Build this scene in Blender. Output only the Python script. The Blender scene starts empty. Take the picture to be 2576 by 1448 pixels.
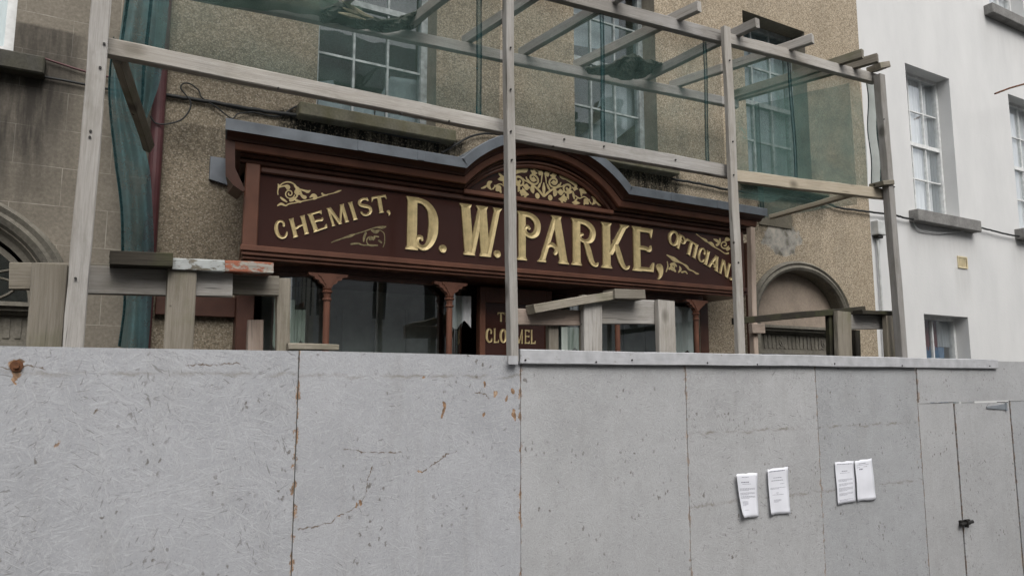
import bpy, bmesh, math, random
import numpy as np
from mathutils import Vector, Matrix
random.seed(7)
R = math.radians
scene = bpy.context.scene
# ------------------------------------------------------------------ camera
FPX, CU, CV = 1813.0, 1288.0, 724.0          # focal length and centre in 2576 px wide photo units
PITCH, YAW = R(7.1367), R(29.8263)
CAMP = Vector((0, 0, 2.5))
cam = bpy.data.cameras.new("camera")
cam.sensor_width = 36.0
cam.lens = 36.0 * FPX / 2576.0
cam.clip_start = 0.05
cam.clip_end = 500
camo = bpy.data.objects.new("camera", cam)
scene.collection.objects.link(camo)
camo.location = CAMP
camo.rotation_euler = (R(90) + PITCH, 0, -YAW)
scene.camera = camo
# ------------------------------------------------------------------ sky and sun
SUN_EL, SUN_AZ = R(50), R(188)               # azimuth from +Y clockwise: behind the camera
world = bpy.data.worlds.new("World")
scene.world = world
world.use_nodes = True
wn = world.node_tree
bg = wn.nodes["Background"]
sky = wn.nodes.new("ShaderNodeTexSky")
sky.sky_type = 'NISHITA'
sky.sun_disc = False
sky.sun_elevation = SUN_EL
sky.sun_rotation = SUN_AZ
sky.dust_density = 4.0
hsv = wn.nodes.new("ShaderNodeHueSaturation")
hsv.inputs["Saturation"].default_value = 0.22
wn.links.new(sky.outputs[0], hsv.inputs["Color"])
wn.links.new(hsv.outputs[0], bg.inputs[0])
bg.inputs[1].default_value = 0.13
sl = bpy.data.lights.new("sun", 'SUN')
sl.energy = 1.5
sl.angle = R(50)
sl.color = (1.0, 0.97, 0.93)
so = bpy.data.objects.new("sun", sl)
scene.collection.objects.link(so)
so.rotation_euler = (R(90) - SUN_EL, 0, math.pi - SUN_AZ)
scene.view_settings.view_transform = 'Standard'
scene.view_settings.look = 'None'
scene.view_settings.exposure = 0.50
scene.view_settings.gamma = 1.0

# ------------------------------------------------------------------ geometry helpers
def ray(u, v):
    a = (u - CU) / FPX; b = (CV - v) / FPX
    fw = math.cos(PITCH) - b * math.sin(PITCH); up = math.sin(PITCH) + b * math.cos(PITCH)
    return Vector((a * math.cos(YAW) + fw * math.sin(YAW), -a * math.sin(YAW) + fw * math.cos(YAW), up))
def at(u, v, Y):
    """world point seen at photo position (u, v) on the vertical plane y = Y"""
    r = ray(u, v)
    return CAMP + r * (Y / r.y)

def link(o):
    scene.collection.objects.link(o); return o
def tag(o, label, cat, group=None):
    o["label"] = label; o["category"] = cat
    if group: o["group"] = group
    return o
def thing(name, label, cat, loc=(0, 0, 0), group=None):
    o = link(bpy.data.objects.new(name, None))
    o.location = loc; o.empty_display_size = 0.1
    return tag(o, label, cat, group)
def put(o, parent):
    if parent is not None:
        o.parent = parent
        o.matrix_parent_inverse = Matrix.Translation(-Vector(parent.location)) if parent.type == 'EMPTY' else Matrix()
    return o
class MB:
    def __init__(s): s.v = []; s.f = []
    def add(s, vs, fs):
        n = len(s.v); s.v += [tuple(p) for p in vs]; s.f += [tuple(i + n for i in f) for f in fs]; return s
    def box(s, x0, x1, y0, y1, z0, z1):
        return s.add([(x0,y0,z0),(x1,y0,z0),(x1,y1,z0),(x0,y1,z0),(x0,y0,z1),(x1,y0,z1),(x1,y1,z1),(x0,y1,z1)],
            [(0,3,2,1),(4,5,6,7),(0,1,5,4),(1,2,6,5),(2,3,7,6),(3,0,4,7)])
    def quad(s, a, b, c, d): return s.add([a,b,c,d], [(0,1,2,3)])
    def prism(s, pts, y0, y1):
        """polygon in x,z (counter-clockwise seen from the street), from y0 (front) to y1"""
        n = len(pts)
        vs = [(x,y0,z) for x,z in pts] + [(x,y1,z) for x,z in pts]
        fs = [tuple(range(n)), tuple(range(2*n-1, n-1, -1))]
        fs += [(i, i+n, (i+1)%n+n, (i+1)%n) for i in range(n)]
        return s.add(vs, fs)
    def lathe(s, prof, cx, cy, n=16):
        m = len(prof); vs = []; fs = []
        for r, z in prof:
            for k in range(n):
                a = 2*math.pi*k/n; vs.append((cx+r*math.cos(a), cy+r*math.sin(a), z))
        for i in range(m-1):
            for k in range(n):
                fs.append((i*n+k, i*n+(k+1)%n, (i+1)*n+(k+1)%n, (i+1)*n+k))
        fs.append(tuple(reversed(range(n)))); fs.append(tuple((m-1)*n+k for k in range(n)))
        return s.add(vs, fs)
    def tube(s, pts, r, n=6):
        pts = [Vector(p) for p in pts]; vs = []; fs = []
        for i, p in enumerate(pts):
            t = (pts[min(i+1, len(pts)-1)] - pts[max(i-1, 0)]).normalized()
            a = t.cross(Vector((0.13, 1, 0.21))).normalized(); b = t.cross(a)
            rr = r[i] if isinstance(r, (list, tuple)) else r
            for k in range(n):
                q = 2*math.pi*k/n; vs.append(p + a*rr*math.cos(q) + b*rr*math.sin(q))
        for i in range(len(pts)-1):
            for k in range(n):
                fs.append((i*n+k, i*n+(k+1)%n, (i+1)*n+(k+1)%n, (i+1)*n+k))
        fs.append(tuple(range(n))); fs.append(tuple((len(pts)-1)*n+k for k in reversed(range(n))))
        return s.add(vs, fs)
    def build(s, name, mat, parent=None, bevel=0, smooth=False, weld=False):
        me = bpy.data.meshes.new(name)
        me.from_pydata(s.v, [], s.f)
        bm = bmesh.new(); bm.from_mesh(me)
        if weld: bmesh.ops.remove_doubles(bm, verts=bm.verts, dist=1e-5)
        bmesh.ops.recalc_face_normals(bm, faces=bm.faces)
        if bevel:
            bmesh.ops.bevel(bm, geom=[e for e in bm.edges if e.is_manifold and e.calc_face_angle(0) > 0.6], offset=bevel, segments=1, affect='EDGES')
        bm.to_mesh(me); bm.free()
        me.materials.append(mat)
        if smooth:
            for p in me.polygons: p.use_smooth = True
        o = link(bpy.data.objects.new(name, me))
        return put(o, parent)

def smooth_curve(pts, sub=6):
    """Catmull-Rom through tuples of any length"""
    P = [np.array(p, float) for p in pts]; out = []
    for i in range(len(P)-1):
        p0 = P[max(i-1,0)]; p1 = P[i]; p2 = P[i+1]; p3 = P[min(i+2,len(P)-1)]
        for k in range(sub):
            t = k/sub
            out.append(0.5*((2*p1)+(-p0+p2)*t+(2*p0-5*p1+4*p2-p3)*t*t+(-p0+3*p1-3*p2+p3)*t**3))
    out.append(P[-1]); return out

# ------------------------------------------------------------------ material helpers
class NT:
    def __init__(s, name):
        s.m = bpy.data.materials.new(name); s.m.use_nodes = True
        s.t = s.m.node_tree; s.t.nodes.clear()
        s.out = s.n("ShaderNodeOutputMaterial")
        s.c = None
    def n(s, typ, **kw):
        nd = s.t.nodes.new(typ)
        for k, v in kw.items(): setattr(nd, k, v)
        return nd
    def set(s, sock, v):
        if isinstance(v, bpy.types.NodeSocket): s.t.links.new(v, sock)
        elif v is not None: sock.default_value = v if not (isinstance(v, tuple) and len(v) == 3 and sock.type == 'RGBA') else (*v, 1)
    def coord(s, kind="Object", rnd=0.0):
        tc = s.n("ShaderNodeTexCoord").outputs[kind]
        if rnd:
            oi = s.n("ShaderNodeObjectInfo").outputs["Random"]
            v = s.n("ShaderNodeCombineXYZ"); 
            for i, k in enumerate((1.0, 3.7, 7.9)): s.set(v.inputs[i], s.math('MULTIPLY', oi, k*rnd))
            return s.vmath('ADD', tc, v.outputs[0])
        return tc
    def math(s, op, a, b=None, c=None, clamp=False):
        nd = s.n("ShaderNodeMath", operation=op, use_clamp=clamp)
        s.set(nd.inputs[0], a)
        if b is not None: s.set(nd.inputs[1], b)
        if c is not None: s.set(nd.inputs[2], c)
        return nd.outputs[0]
    def vmath(s, op, a, b):
        nd = s.n("ShaderNodeVectorMath", operation=op); s.set(nd.inputs[0], a); s.set(nd.inputs[1], b); return nd.outputs[0]
    def map(s, v, scale=(1,1,1), rot=(0,0,0), loc=(0,0,0)):
        nd = s.n("ShaderNodeMapping"); s.set(nd.inputs[0], v)
        nd.inputs["Scale"].default_value = scale; nd.inputs["Rotation"].default_value = rot; nd.inputs["Location"].default_value = loc
        return nd.outputs[0]
    def noise(s, v, scale, detail=4, rough=0.55, dist=0, col=False):
        nd = s.n("ShaderNodeTexNoise"); s.set(nd.inputs["Vector"], v)
        nd.inputs["Scale"].default_value = scale; nd.inputs["Detail"].default_value = detail
        nd.inputs["Roughness"].default_value = rough; nd.inputs["Distortion"].default_value = dist
        return nd.outputs["Color" if col else "Fac"]
    def voro(s, v, scale, out="Distance", feature='F1', rand=1.0):
        nd = s.n("ShaderNodeTexVoronoi", feature=feature); s.set(nd.inputs["Vector"], v)
        nd.inputs["Scale"].default_value = scale; nd.inputs["Randomness"].default_value = rand
        return nd.outputs[out]
    def ramp(s, f, stops, interp='LINEAR'):
        nd = s.n("ShaderNodeValToRGB"); s.set(nd.inputs[0], f); cr = nd.color_ramp; cr.interpolation = interp
        while len(cr.elements) < len(stops): cr.elements.new(0.5)
        for e, (p, c) in zip(cr.elements, stops):
            e.position = p; e.color = (*c, 1) if isinstance(c, tuple) else (c, c, c, 1)
        return nd.outputs[0]
    def rng(s, f, a, b, lo=0.0, hi=1.0, smooth=False):
        nd = s.n("ShaderNodeMapRange"); nd.clamp = True
        if smooth:
            nd.interpolation_type = 'SMOOTHSTEP'
            if a > b: a, b, lo, hi = b, a, hi, lo
        s.set(nd.inputs[0], f)
        for i, q in enumerate((a, b, lo, hi)): s.set(nd.inputs[i+1], q)
        return nd.outputs[0]
    def mix(s, f, a, b, mode='MIX'):
        nd = s.n("ShaderNodeMix", data_type='RGBA', blend_type=mode)
        s.set(nd.inputs[0], f); s.set(nd.inputs[6], a); s.set(nd.inputs[7], b); return nd.outputs[2]
    def sep(s, v):
        nd = s.n("ShaderNodeSeparateXYZ"); s.set(nd.inputs[0], v); return nd.outputs
    def bump(s, h, strength=0.5, dist=0.01, norm=None):
        nd = s.n("ShaderNodeBump"); s.set(nd.inputs["Height"], h); nd.inputs["Strength"].default_value = strength; nd.inputs["Distance"].default_value = dist
        if norm is not None: s.set(nd.inputs["Normal"], norm)
        return nd.outputs[0]
    def pbr(s, col, rough=0.8, metal=0.0, norm=None, spec=0.5, coat=0.0):
        b = s.n("ShaderNodeBsdfPrincipled")
        s.set(b.inputs["Base Color"], col); s.set(b.inputs["Roughness"], rough); s.set(b.inputs["Metallic"], metal)
        s.set(b.inputs["Specular IOR Level"], spec); s.set(b.inputs["Coat Weight"], coat)
        b.inputs["Coat Roughness"].default_value = 0.04
        if norm is not None: s.set(b.inputs["Normal"], norm)
        s.t.links.new(b.outputs[0], s.out.inputs[0]); return s.m

def m_plain(name, col, rough=0.7, metal=0.0, var=0.12, scale=9, spec=0.4, coat=0.0, bump=0.15):
    k = NT(name); c = k.coord()
    n = k.noise(c, scale, 5)
    dk = tuple(x*(1-var*2) for x in col); lt = tuple(min(1, x*(1+var)) for x in col)
    return k.pbr(k.ramp(n, [(0.3, dk), (0.7, lt)]), rough, metal, k.bump(k.noise(c, scale*9, 3), bump, 0.003), spec, coat)

def m_timber(name, dark, mid, light, stain=(0.10, 0.09, 0.06), stain_amt=0.35, rough=0.85, green=0.0):
    k = NT(name); c = k.coord(rnd=9)
    wob = k.vmath('ADD', c, k.vmath('MULTIPLY', k.noise(c, 2.2, 2, col=True), (0.0, 0.022, 0.022)))
    g = k.noise(k.map(wob, (1.6, 44, 44)), 3.0, 6, 0.7)
    g2 = k.noise(k.map(wob, (0.7, 9, 9)), 2.3, 3, 0.5)
    base = k.ramp(k.math('ADD', k.math('MULTIPLY', g, 0.65), k.math('MULTIPLY', g2, 0.35)), [(0.24, dark), (0.5, mid), (0.76, light)])
    kn = k.voro(k.map(c, (2.6, 4.2, 4.2)), 1.0)
    base = k.mix(k.rng(kn, 0.17, 0.07, 0, 0.85), base, tuple(x*0.42 for x in dark))
    br_ = k.rng(k.noise(k.map(c, (0.8, 2, 2)), 1.7, 4, 0.6), 0.42, 0.66, 0, 0.55)
    base = k.mix(br_, base, k.mix(g, tuple(x*0.75 for x in dark), tuple(a*b for a, b in zip(mid, (1.0, 0.93, 0.80)))))
    spl = k.math('MULTIPLY', k.rng(k.noise(k.map(wob, (0.5, 34, 34)), 2.0, 2), 0.36, 0.31), k.rng(k.noise(k.map(c, (1.5, 3, 3)), 2, 2), 0.5, 0.6))
    base = k.mix(k.math('MULTIPLY', spl, 0.7), base, (0.035, 0.03, 0.024))
    rv = k.rng(k.n("ShaderNodeObjectInfo").outputs["Random"], 0, 1, 0.80, 1.14)
    cmb = k.n("ShaderNodeCombineColor"); k.set(cmb.inputs[0], rv); k.set(cmb.inputs[1], k.math('POWER', rv, 0.95)); k.set(cmb.inputs[2], k.math('POWER', rv, 0.85))
    base = k.mix(1.0, base, cmb.outputs[0], 'MULTIPLY')
    st = k.rng(k.noise(k.map(c, (1, 2.5, 2.5)), 2.6, 5, 0.7), 0.52, 0.72, 0, stain_amt)
    base = k.mix(st, base, stain)
    if green: base = k.mix(k.rng(k.noise(c, 5, 4), 0.5, 0.7, 0, green), base, (0.09, 0.10, 0.035))
    nails = k.rng(k.voro(k.map(c, (5, 5, 5)), 1.0), 0.055, 0.04)
    base = k.mix(k.math('MULTIPLY', nails, 0.85), base, (0.02, 0.015, 0.01))
    return k.pbr(base, rough, 0, k.bump(g, 0.5, 0.004), 0.25)

def m_peel(name, paint, under, amt=0.5, rough=0.7):
    k = NT(name); c = k.coord(rnd=5)
    n = k.noise(k.map(c, (6, 14, 14)), 2.2, 7, 0.72)
    g = k.noise(k.map(c, (1.5, 28, 28)), 3, 5, 0.6)
    u = k.ramp(g, [(0.3, tuple(x*0.45 for x in under)), (0.7, under)])
    p = k.ramp(k.noise(c, 14, 4), [(0.3, tuple(x*0.75 for x in paint)), (0.7, paint)])
    f = k.rng(n, amt-0.03, amt+0.03)
    return k.pbr(k.mix(f, p, u), rough, 0, k.bump(k.math('ADD', k.math('MULTIPLY', f, -0.5), k.math('MULTIPLY', g, 0.5)), 0.5, 0.004), 0.3)

def m_osb(name, fine=1.0, rust=1.0, tint=(1,1,1), chips=(), cracks=(), rows=()):
    """grey-painted strand board: flakes lying in every direction, peeled rusty edges and hairline cracks"""
    k = NT(name); c = k.coord(); cr = k.coord(rnd=11)
    hs = None; lines = None
    for i, (ang, sc, st) in enumerate(((8, 17, 6), (68, 19, 5.5), (-34, 15, 7), (37, 18, 6), (-71, 20, 5), (-12, 14, 7.5), (21, 22, 5))):
        v = k.map(cr, (1, 1, 1), (0, R(ang), 0), (i*3.7, 0, i*1.9))
        vw = k.vmath('ADD', v, k.vmath('MULTIPLY', k.noise(v, 4.0, 2, col=True), (0.0, 0, 0.02)))
        n = k.noise(k.map(vw, (sc*fine, 1, sc*st*fine)), 1.0, 2.5, 0.5)
        dom = k.rng(k.noise(k.map(v, (5, 1, 9)), 1.0, 2), 0.42, 0.58)
        h = k.math('MULTIPLY', k.rng(n, 0.50, 0.74), dom)
        hs = h if hs is None else k.math('MAXIMUM', hs, h)
        ln = k.math('MULTIPLY', k.rng(n, 0.35, 0.285), k.rng(k.noise(k.map(v, (4, 1, 4)), 1.0, 2), 0.52, 0.62))
        lines = ln if lines is None else k.math('MAXIMUM', lines, ln)
    big = k.noise(cr, 1.3, 4, 0.6)
    med = k.noise(cr, 7, 5, 0.6)
    base = k.ramp(k.math('ADD', k.math('MULTIPLY', big, 0.6), k.math('MULTIPLY', med, 0.4)), [(0.34, tuple(a*b for a, b in zip((0.305,0.312,0.328), tint))), (0.64, tuple(a*b for a, b in zip((0.375,0.383,0.402), tint)))])
    base = k.mix(k.rng(hs, 0.15, 0.75, 0, 0.36), base, (0.46, 0.466, 0.482))
    base = k.mix(k.math('MULTIPLY', lines, 0.62), base, (0.15, 0.145, 0.14))
    grime = k.rng(k.noise(k.map(cr, (3, 1, 0.9)), 2.0, 5, 0.65), 0.55, 0.78, 0, 0.22)
    base = k.mix(grime, base, (0.20, 0.19, 0.165))
    rv = k.rng(k.n("ShaderNodeObjectInfo").outputs["Random"], 0, 1, 0.95, 1.06)
    cmb = k.n("ShaderNodeCombineColor"); k.set(cmb.inputs[0], k.math('POWER', rv, 1.2)); k.set(cmb.inputs[1], rv); k.set(cmb.inputs[2], k.math('POWER', rv, 0.8))
    base = k.mix(1.0, base, cmb.outputs[0], 'MULTIPLY')
    drip = k.rng(k.noise(k.map(cr, (16, 1, 0.8)), 1.5, 4, 0.6), 0.56, 0.74, 0, 0.16)
    base = k.mix(drip, base, (0.22, 0.21, 0.19))
    # hairline cracks in the paint
    nl = k.noise(cr, 1.6, 7, 0.62, 0.6)
    crack = k.rng(k.math('ABSOLUTE', k.math('SUBTRACT', nl, 0.5)), 0.0045, 0.0005)
    crack = k.math('MULTIPLY', crack, k.rng(k.noise(cr, 2.1, 3), 0.52, 0.6))
    base = k.mix(k.math('MULTIPLY', crack, 0.0), base, (0.16, 0.12, 0.085))
    speck = k.math('MULTIPLY', k.rng(k.voro(k.vmath('ADD', k.map(cr, (1,1,0.7)), k.vmath('MULTIPLY', k.noise(cr, 40, 2, col=True), (0.03, 0.0, 0.03))), 30), 0.24, 0.13), k.rng(k.noise(cr, 5, 4), 0.50, 0.62))
    base = k.mix(k.math('MULTIPLY', speck, 0.75), base, (0.09, 0.075, 0.06))
    # rusty, peeled edges along the butt joints (local x runs 0..width, generated 0..1)
    gx = k.sep(k.coord("Generated"))[0]
    ed = k.math('MINIMUM', gx, k.math('SUBTRACT', 1.0, gx))
    pe = k.noise(k.map(cr, (1, 1, 0.7)), 22, 5, 0.7)
    pm = k.rng(k.math('SUBTRACT', pe, k.math('MULTIPLY', ed, 11.0)), 0.47, 0.53)
    spot = k.math('MULTIPLY', k.rng(k.noise(k.map(cr, (1, 1, 0.6)), 15, 4, 0.6), 0.72, 0.74), k.rng(k.noise(cr, 1.1, 2), 0.56, 0.64))
    pm = k.math('MULTIPLY', k.math('MAXIMUM', pm, spot), rust)
    rc = k.ramp(k.noise(cr, 34, 3), [(0.35, (0.12, 0.075, 0.045)), (0.55, (0.29, 0.175, 0.10)), (0.7, (0.44, 0.36, 0.27))])
    base = k.mix(pm, base, rc)
    # fine salt-and-pepper weathering
    base = k.mix(k.rng(k.noise(cr, 130, 3, 0.7), 0.52, 0.70, 0, 0.34), base, (0.17, 0.165, 0.155))
    base = k.mix(k.rng(k.noise(k.map(cr, (1.3, 1, 1)), 95, 2, 0.6), 0.58, 0.72, 0, 0.35), base, (0.50, 0.505, 0.52))
    xyz = k.sep(c)
    dn_ = k.math('SUBTRACT', k.noise(c, 14, 4, 0.6), 0.5); dn2 = k.math('SUBTRACT', k.noise(k.map(c, (1,1,1), (0,0,0), (5,0,3)), 14, 4, 0.6), 0.5)
    px = k.math('ADD', xyz[0], k.math('MULTIPLY', dn_, 0.075)); pz_ = k.math('ADD', xyz[2], k.math('MULTIPLY', dn2, 0.075))
    tot = None
    for x, z, rx, rz in chips:
        dx = k.math('MULTIPLY', k.math('SUBTRACT', px, x), 1/rx); dz = k.math('MULTIPLY', k.math('SUBTRACT', pz_, z), 1/rz)
        q = k.rng(k.math('ADD', k.math('MULTIPLY', dx, dx), k.math('MULTIPLY', dz, dz)), 1.15, 0.8)
        tot = q if tot is None else k.math('MAXIMUM', tot, q)
    if tot is not None: pm = k.math('MAXIMUM', pm, tot); base = k.mix(tot, base, rc)
    tot = None
    for x0, z0, x1, z1 in cracks:
        L = math.hypot(x1-x0, z1-z0); ux, uz = (x1-x0)/L, (z1-z0)/L
        ax = k.math('SUBTRACT', px, x0); az = k.math('SUBTRACT', pz_, z0)
        t = k.math('ADD', k.math('MULTIPLY', ax, ux), k.math('MULTIPLY', az, uz)); dd = k.math('ABSOLUTE', k.math('SUBTRACT', k.math('MULTIPLY', az, ux), k.math('MULTIPLY', ax, uz)))
        q = k.math('MULTIPLY', k.rng(dd, 0.0045, 0.0015), k.math('MULTIPLY', k.rng(t, -0.005, 0.005), k.rng(t, L+0.005, L-0.005)))
        tot = q if tot is None else k.math('MAXIMUM', tot, q)
    if tot is not None:
        tot = k.math('MULTIPLY', tot, k.rng(k.noise(c, 30, 3), 0.38, 0.5, 0.15, 0.9)); base = k.mix(tot, base, (0.11, 0.075, 0.045))
    for z, st_ in rows:
        q = k.math('MULTIPLY', k.rng(k.math('ABSOLUTE', k.math('SUBTRACT', pz_, z)), 0.012, 0.002), k.rng(k.noise(k.map(c, (1, 1, 3)), 9, 4), 0.42, 0.66, 0, st_)); base = k.mix(q, base, (0.17, 0.15, 0.115))
    h = k.math('ADD', k.math('MULTIPLY', hs, 0.6), k.math('ADD', k.math('MULTIPLY', k.noise(cr, 60, 3), 0.25), k.math('MULTIPLY', k.math('ADD', pm, lines), -0.5)))
    return k.pbr(base, 0.62, 0, k.bump(h, 0.27, 0.004), 0.35)

def stains(k, xyz, items, streak):
    """dark run-off below sills: items of x0, x1, z top, length, strength"""
    tot = None
    for x0, x1, zt, ln, st in items:
        fx = k.math('MULTIPLY', k.rng(xyz[0], x0-0.10, x0+0.06, smooth=True), k.rng(xyz[0], x1+0.10, x1-0.06, smooth=True))
        up = k.rng(xyz[2], zt+0.03, zt)
        dn = k.rng(xyz[2], zt-ln, zt, 0.0, 1.0)
        m = k.math('MULTIPLY', k.math('MULTIPLY', fx, up), k.math('MULTIPLY', k.math('POWER', dn, 1.3), 1.9), clamp=True)
        m = k.math('MULTIPLY', k.math('MULTIPLY', m, st), k.rng(streak, 0.34, 0.56, 0.45, 1.0))
        tot = m if tot is None else k.math('MAXIMUM', tot, m)
    return tot

def m_pebbledash():
    k = NT("pebbledash"); c = k.coord(); xyz = k.sep(c)
    v1 = k.voro(c, 118, "Color"); d1 = k.voro(c, 118)
    s = k.sep(v1)
    peb = k.ramp(s[0], [(0.0, (0.19,0.155,0.112)), (0.35, (0.33,0.272,0.196)), (0.7, (0.42,0.352,0.262)), (1.0, (0.55,0.48,0.38))])
    peb = k.mix(k.rng(d1, 0.35, 0.75, 0, 0.5), peb, (0.12, 0.10, 0.07))
    n = k.noise(c, 0.9, 5, 0.6)
    col = k.mix(k.rng(n, 0.4, 0.7, 0.0, 0.30), peb, (0.22, 0.175, 0.115))
    n2 = k.noise(k.map(c, (2.0, 1, 0.5)), 1.6, 6, 0.65)
    col = k.mix(k.rng(n2, 0.5, 0.72, 0, 0.35), col, (0.12, 0.105, 0.08))
    # shade towards the left house put into the colour, along a ragged edge
    left_shade = k.rng(k.math('ADD', xyz[0], k.math('MULTIPLY', k.math('SUBTRACT', n2, 0.5), 3.0)), 3.9, 1.7, 0, 0.85, True)
    col = k.mix(left_shade, col, k.mix(0.45, peb, (0.055, 0.052, 0.04)))
    streak = k.noise(k.map(c, (14, 1, 1.6)), 1.3, 5, 0.65)
    st = stains(k, xyz, [(0.95, 2.2, 4.20, 0.50, 1.0), (3.1, 4.3, 4.25, 0.5, 0.97), (0.3, 4.8, 4.0, 0.30, 0.5), (5.1, 6.25, 4.28, 0.35, 0.6), (5.0, 5.75, 4.05, 0.32, 0.75)], streak)
    fleck = k.rng(k.noise(c, 65, 2), 0.36, 0.46, 0.35, 1.0)
    col = k.mix(k.math('MULTIPLY', st, fleck), col, (0.009, 0.009, 0.007))
    # lost render above the arch on the right
    px = k.math('SUBTRACT', xyz[0], 5.62); pz = k.math('SUBTRACT', xyz[2], 3.80)
    rr = k.math('SQRT', k.math('ADD', k.math('MULTIPLY', px, px), k.math('MULTIPLY', k.math('MULTIPLY', pz, pz), 2.6)))
    pat = k.rng(k.math('ADD', rr, k.math('MULTIPLY', k.math('SUBTRACT', k.noise(c, 6, 5, 0.65), 0.5), 0.55)), 0.27, 0.24)
    pc = k.ramp(k.noise(c, 9, 6, 0.65), [(0.35, (0.10,0.09,0.07)), (0.5, (0.25,0.24,0.215)), (0.65, (0.36,0.33,0.28))])
    col = k.mix(pat, col, pc)
    h = k.math('ADD', k.math('MULTIPLY', d1, -0.6), k.math('MULTIPLY', pat, -1.2))
    return k.pbr(col, 0.92, 0, k.bump(h, 0.45, 0.005), 0.2)

def m_ashlar():
    k = NT("lined_render"); c = k.coord(); xyz = k.sep(c)
    cv = k.n("ShaderNodeCombineXYZ"); wob = k.noise(c, 3, 3)
    k.set(cv.inputs[0], xyz[0]); k.set(cv.inputs[1], k.math('ADD', xyz[2], k.math('MULTIPLY', wob, 0.006)))
    br = k.n("ShaderNodeTexBrick"); k.set(br.inputs["Vector"], cv.outputs[0])
    br.inputs["Scale"].default_value = 1.0; br.inputs["Brick Width"].default_value = 0.46; br.inputs["Row Height"].default_value = 0.215
    br.inputs["Mortar Size"].default_value = 0.0022; br.inputs["Mortar Smooth"].default_value = 0.6
    f = br.outputs["Fac"]
    n = k.noise(c, 2.2, 6, 0.65); sp = k.noise(c, 55, 4, 0.7)
    col = k.ramp(k.math('ADD', k.math('MULTIPLY', n, 0.5), k.math('MULTIPLY', sp, 0.5)), [(0.34, (0.115,0.102,0.082)), (0.5, (0.172,0.153,0.124)), (0.66, (0.25,0.222,0.182))])
    br_n = k.rng(k.noise(c, 5, 3), 0.4, 0.62, 0.12, 0.65)
    col = k.mix(k.math('MULTIPLY', f, br_n), col, (0.46, 0.43, 0.37))
    streak = k.noise(k.map(c, (9, 1, 1.2)), 1.3, 5, 0.65)
    st = stains(k, xyz, [(-1.1, -0.32, 4.14, 0.95, 0.9), (-0.52, -0.22, 4.42, 1.2, 0.75)], streak)
    col = k.mix(st, col, (0.03, 0.027, 0.024))
    return k.pbr(col, 0.9, 0, k.bump(k.math('ADD', sp, k.math('MULTIPLY', f, -0.5)), 0.35, 0.004), 0.2)

def m_white_render():
    k = NT("white_render"); c = k.coord(); xyz = k.sep(c)
    n = k.noise(k.map(c, (1.5, 1, 0.6)), 1.7, 6, 0.62)
    col = k.ramp(n, [(0.3, (0.53,0.532,0.527)), (0.6, (0.58,0.58,0.572)), (0.75, (0.60,0.60,0.592))])
    streak = k.noise(k.map(c, (12, 1, 0.8)), 1.6, 5, 0.6)
    st = stains(k, xyz, [(7.7, 9.1, 4.2, 0.5, 0.18), (9.9, 11.2, 4.2, 0.5, 0.18), (9.6, 11, 7.2, 0.8, 0.15), (8.6, 8.83, 3.76, 0.5, 0.22)], streak)
    col = k.mix(st, col, (0.30, 0.29, 0.27))
    col = k.mix(k.rng(streak, 0.58, 0.75, 0, 0.07), col, (0.42, 0.41, 0.38))
    ch = k.rng(k.noise(c, 11, 5, 0.7), 0.70, 0.73, 0, 0.5)
    col = k.mix(ch, col, (0.40, 0.39, 0.36))
    return k.pbr(col, 0.85, 0, k.bump(k.math('ADD', k.noise(c, 45, 4), k.math('MULTIPLY', n, 2)), 0.2, 0.006), 0.25)

def m_stone(name, col, moss=0.0, dark=0.5):
    k = NT(name); c = k.coord()
    n = k.noise(c, 6, 6, 0.65); n2 = k.noise(c, 60, 4, 0.6)
    b = k.ramp(k.math('ADD', k.math('MULTIPLY', n, 0.6), k.math('MULTIPLY', n2, 0.4)), [(0.36, tuple(x*dark for x in col)), (0.62, col)])
    if moss: b = k.mix(k.rng(k.noise(k.map(c, (2, 1, 1)), 4, 5), 0.42, 0.66, 0, moss), b, (0.085, 0.08, 0.035))
    return k.pbr(b, 0.9, 0, k.bump(n2, 0.4, 0.004), 0.2)

def m_glass(name, tint=(0.75, 0.82, 0.82), ior=1.75, rough=0.0, wav=0.06):
    k = NT(name); c = k.coord()
    tr = k.n("ShaderNodeBsdfTransparent"); k.set(tr.inputs[0], tint)
    gl = k.n("ShaderNodeBsdfGlossy"); gl.inputs["Roughness"].default_value = rough
    k.set(gl.inputs["Color"], (0.93, 0.96, 0.97))
    nb = k.bump(k.noise(c, 3.0, 2), wav, 0.02); k.set(gl.inputs["Normal"], nb)
    ge = k.n("ShaderNodeNewGeometry"); dp = k.n("ShaderNodeVectorMath", operation='DOT_PRODUCT')
    k.set(dp.inputs[0], ge.outputs["Normal"]); k.set(dp.inputs[1], ge.outputs["Incoming"])
    f0 = 1.7*((ior-1)/(ior+1))**2                       # two faces of the pane
    g = k.math('POWER', k.math('SUBTRACT', 1.0, k.math('ABSOLUTE', dp.outputs["Value"])), 5.0)
    mx = k.n("ShaderNodeMixShader"); k.set(mx.inputs[0], k.math('ADD', f0, k.math('MULTIPLY', g, 1-f0), clamp=True))
    k.t.links.new(tr.outputs[0], mx.inputs[1]); k.t.links.new(gl.outputs[0], mx.inputs[2])
    k.t.links.new(mx.outputs[0], k.out.inputs[0]); return k.m

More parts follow.
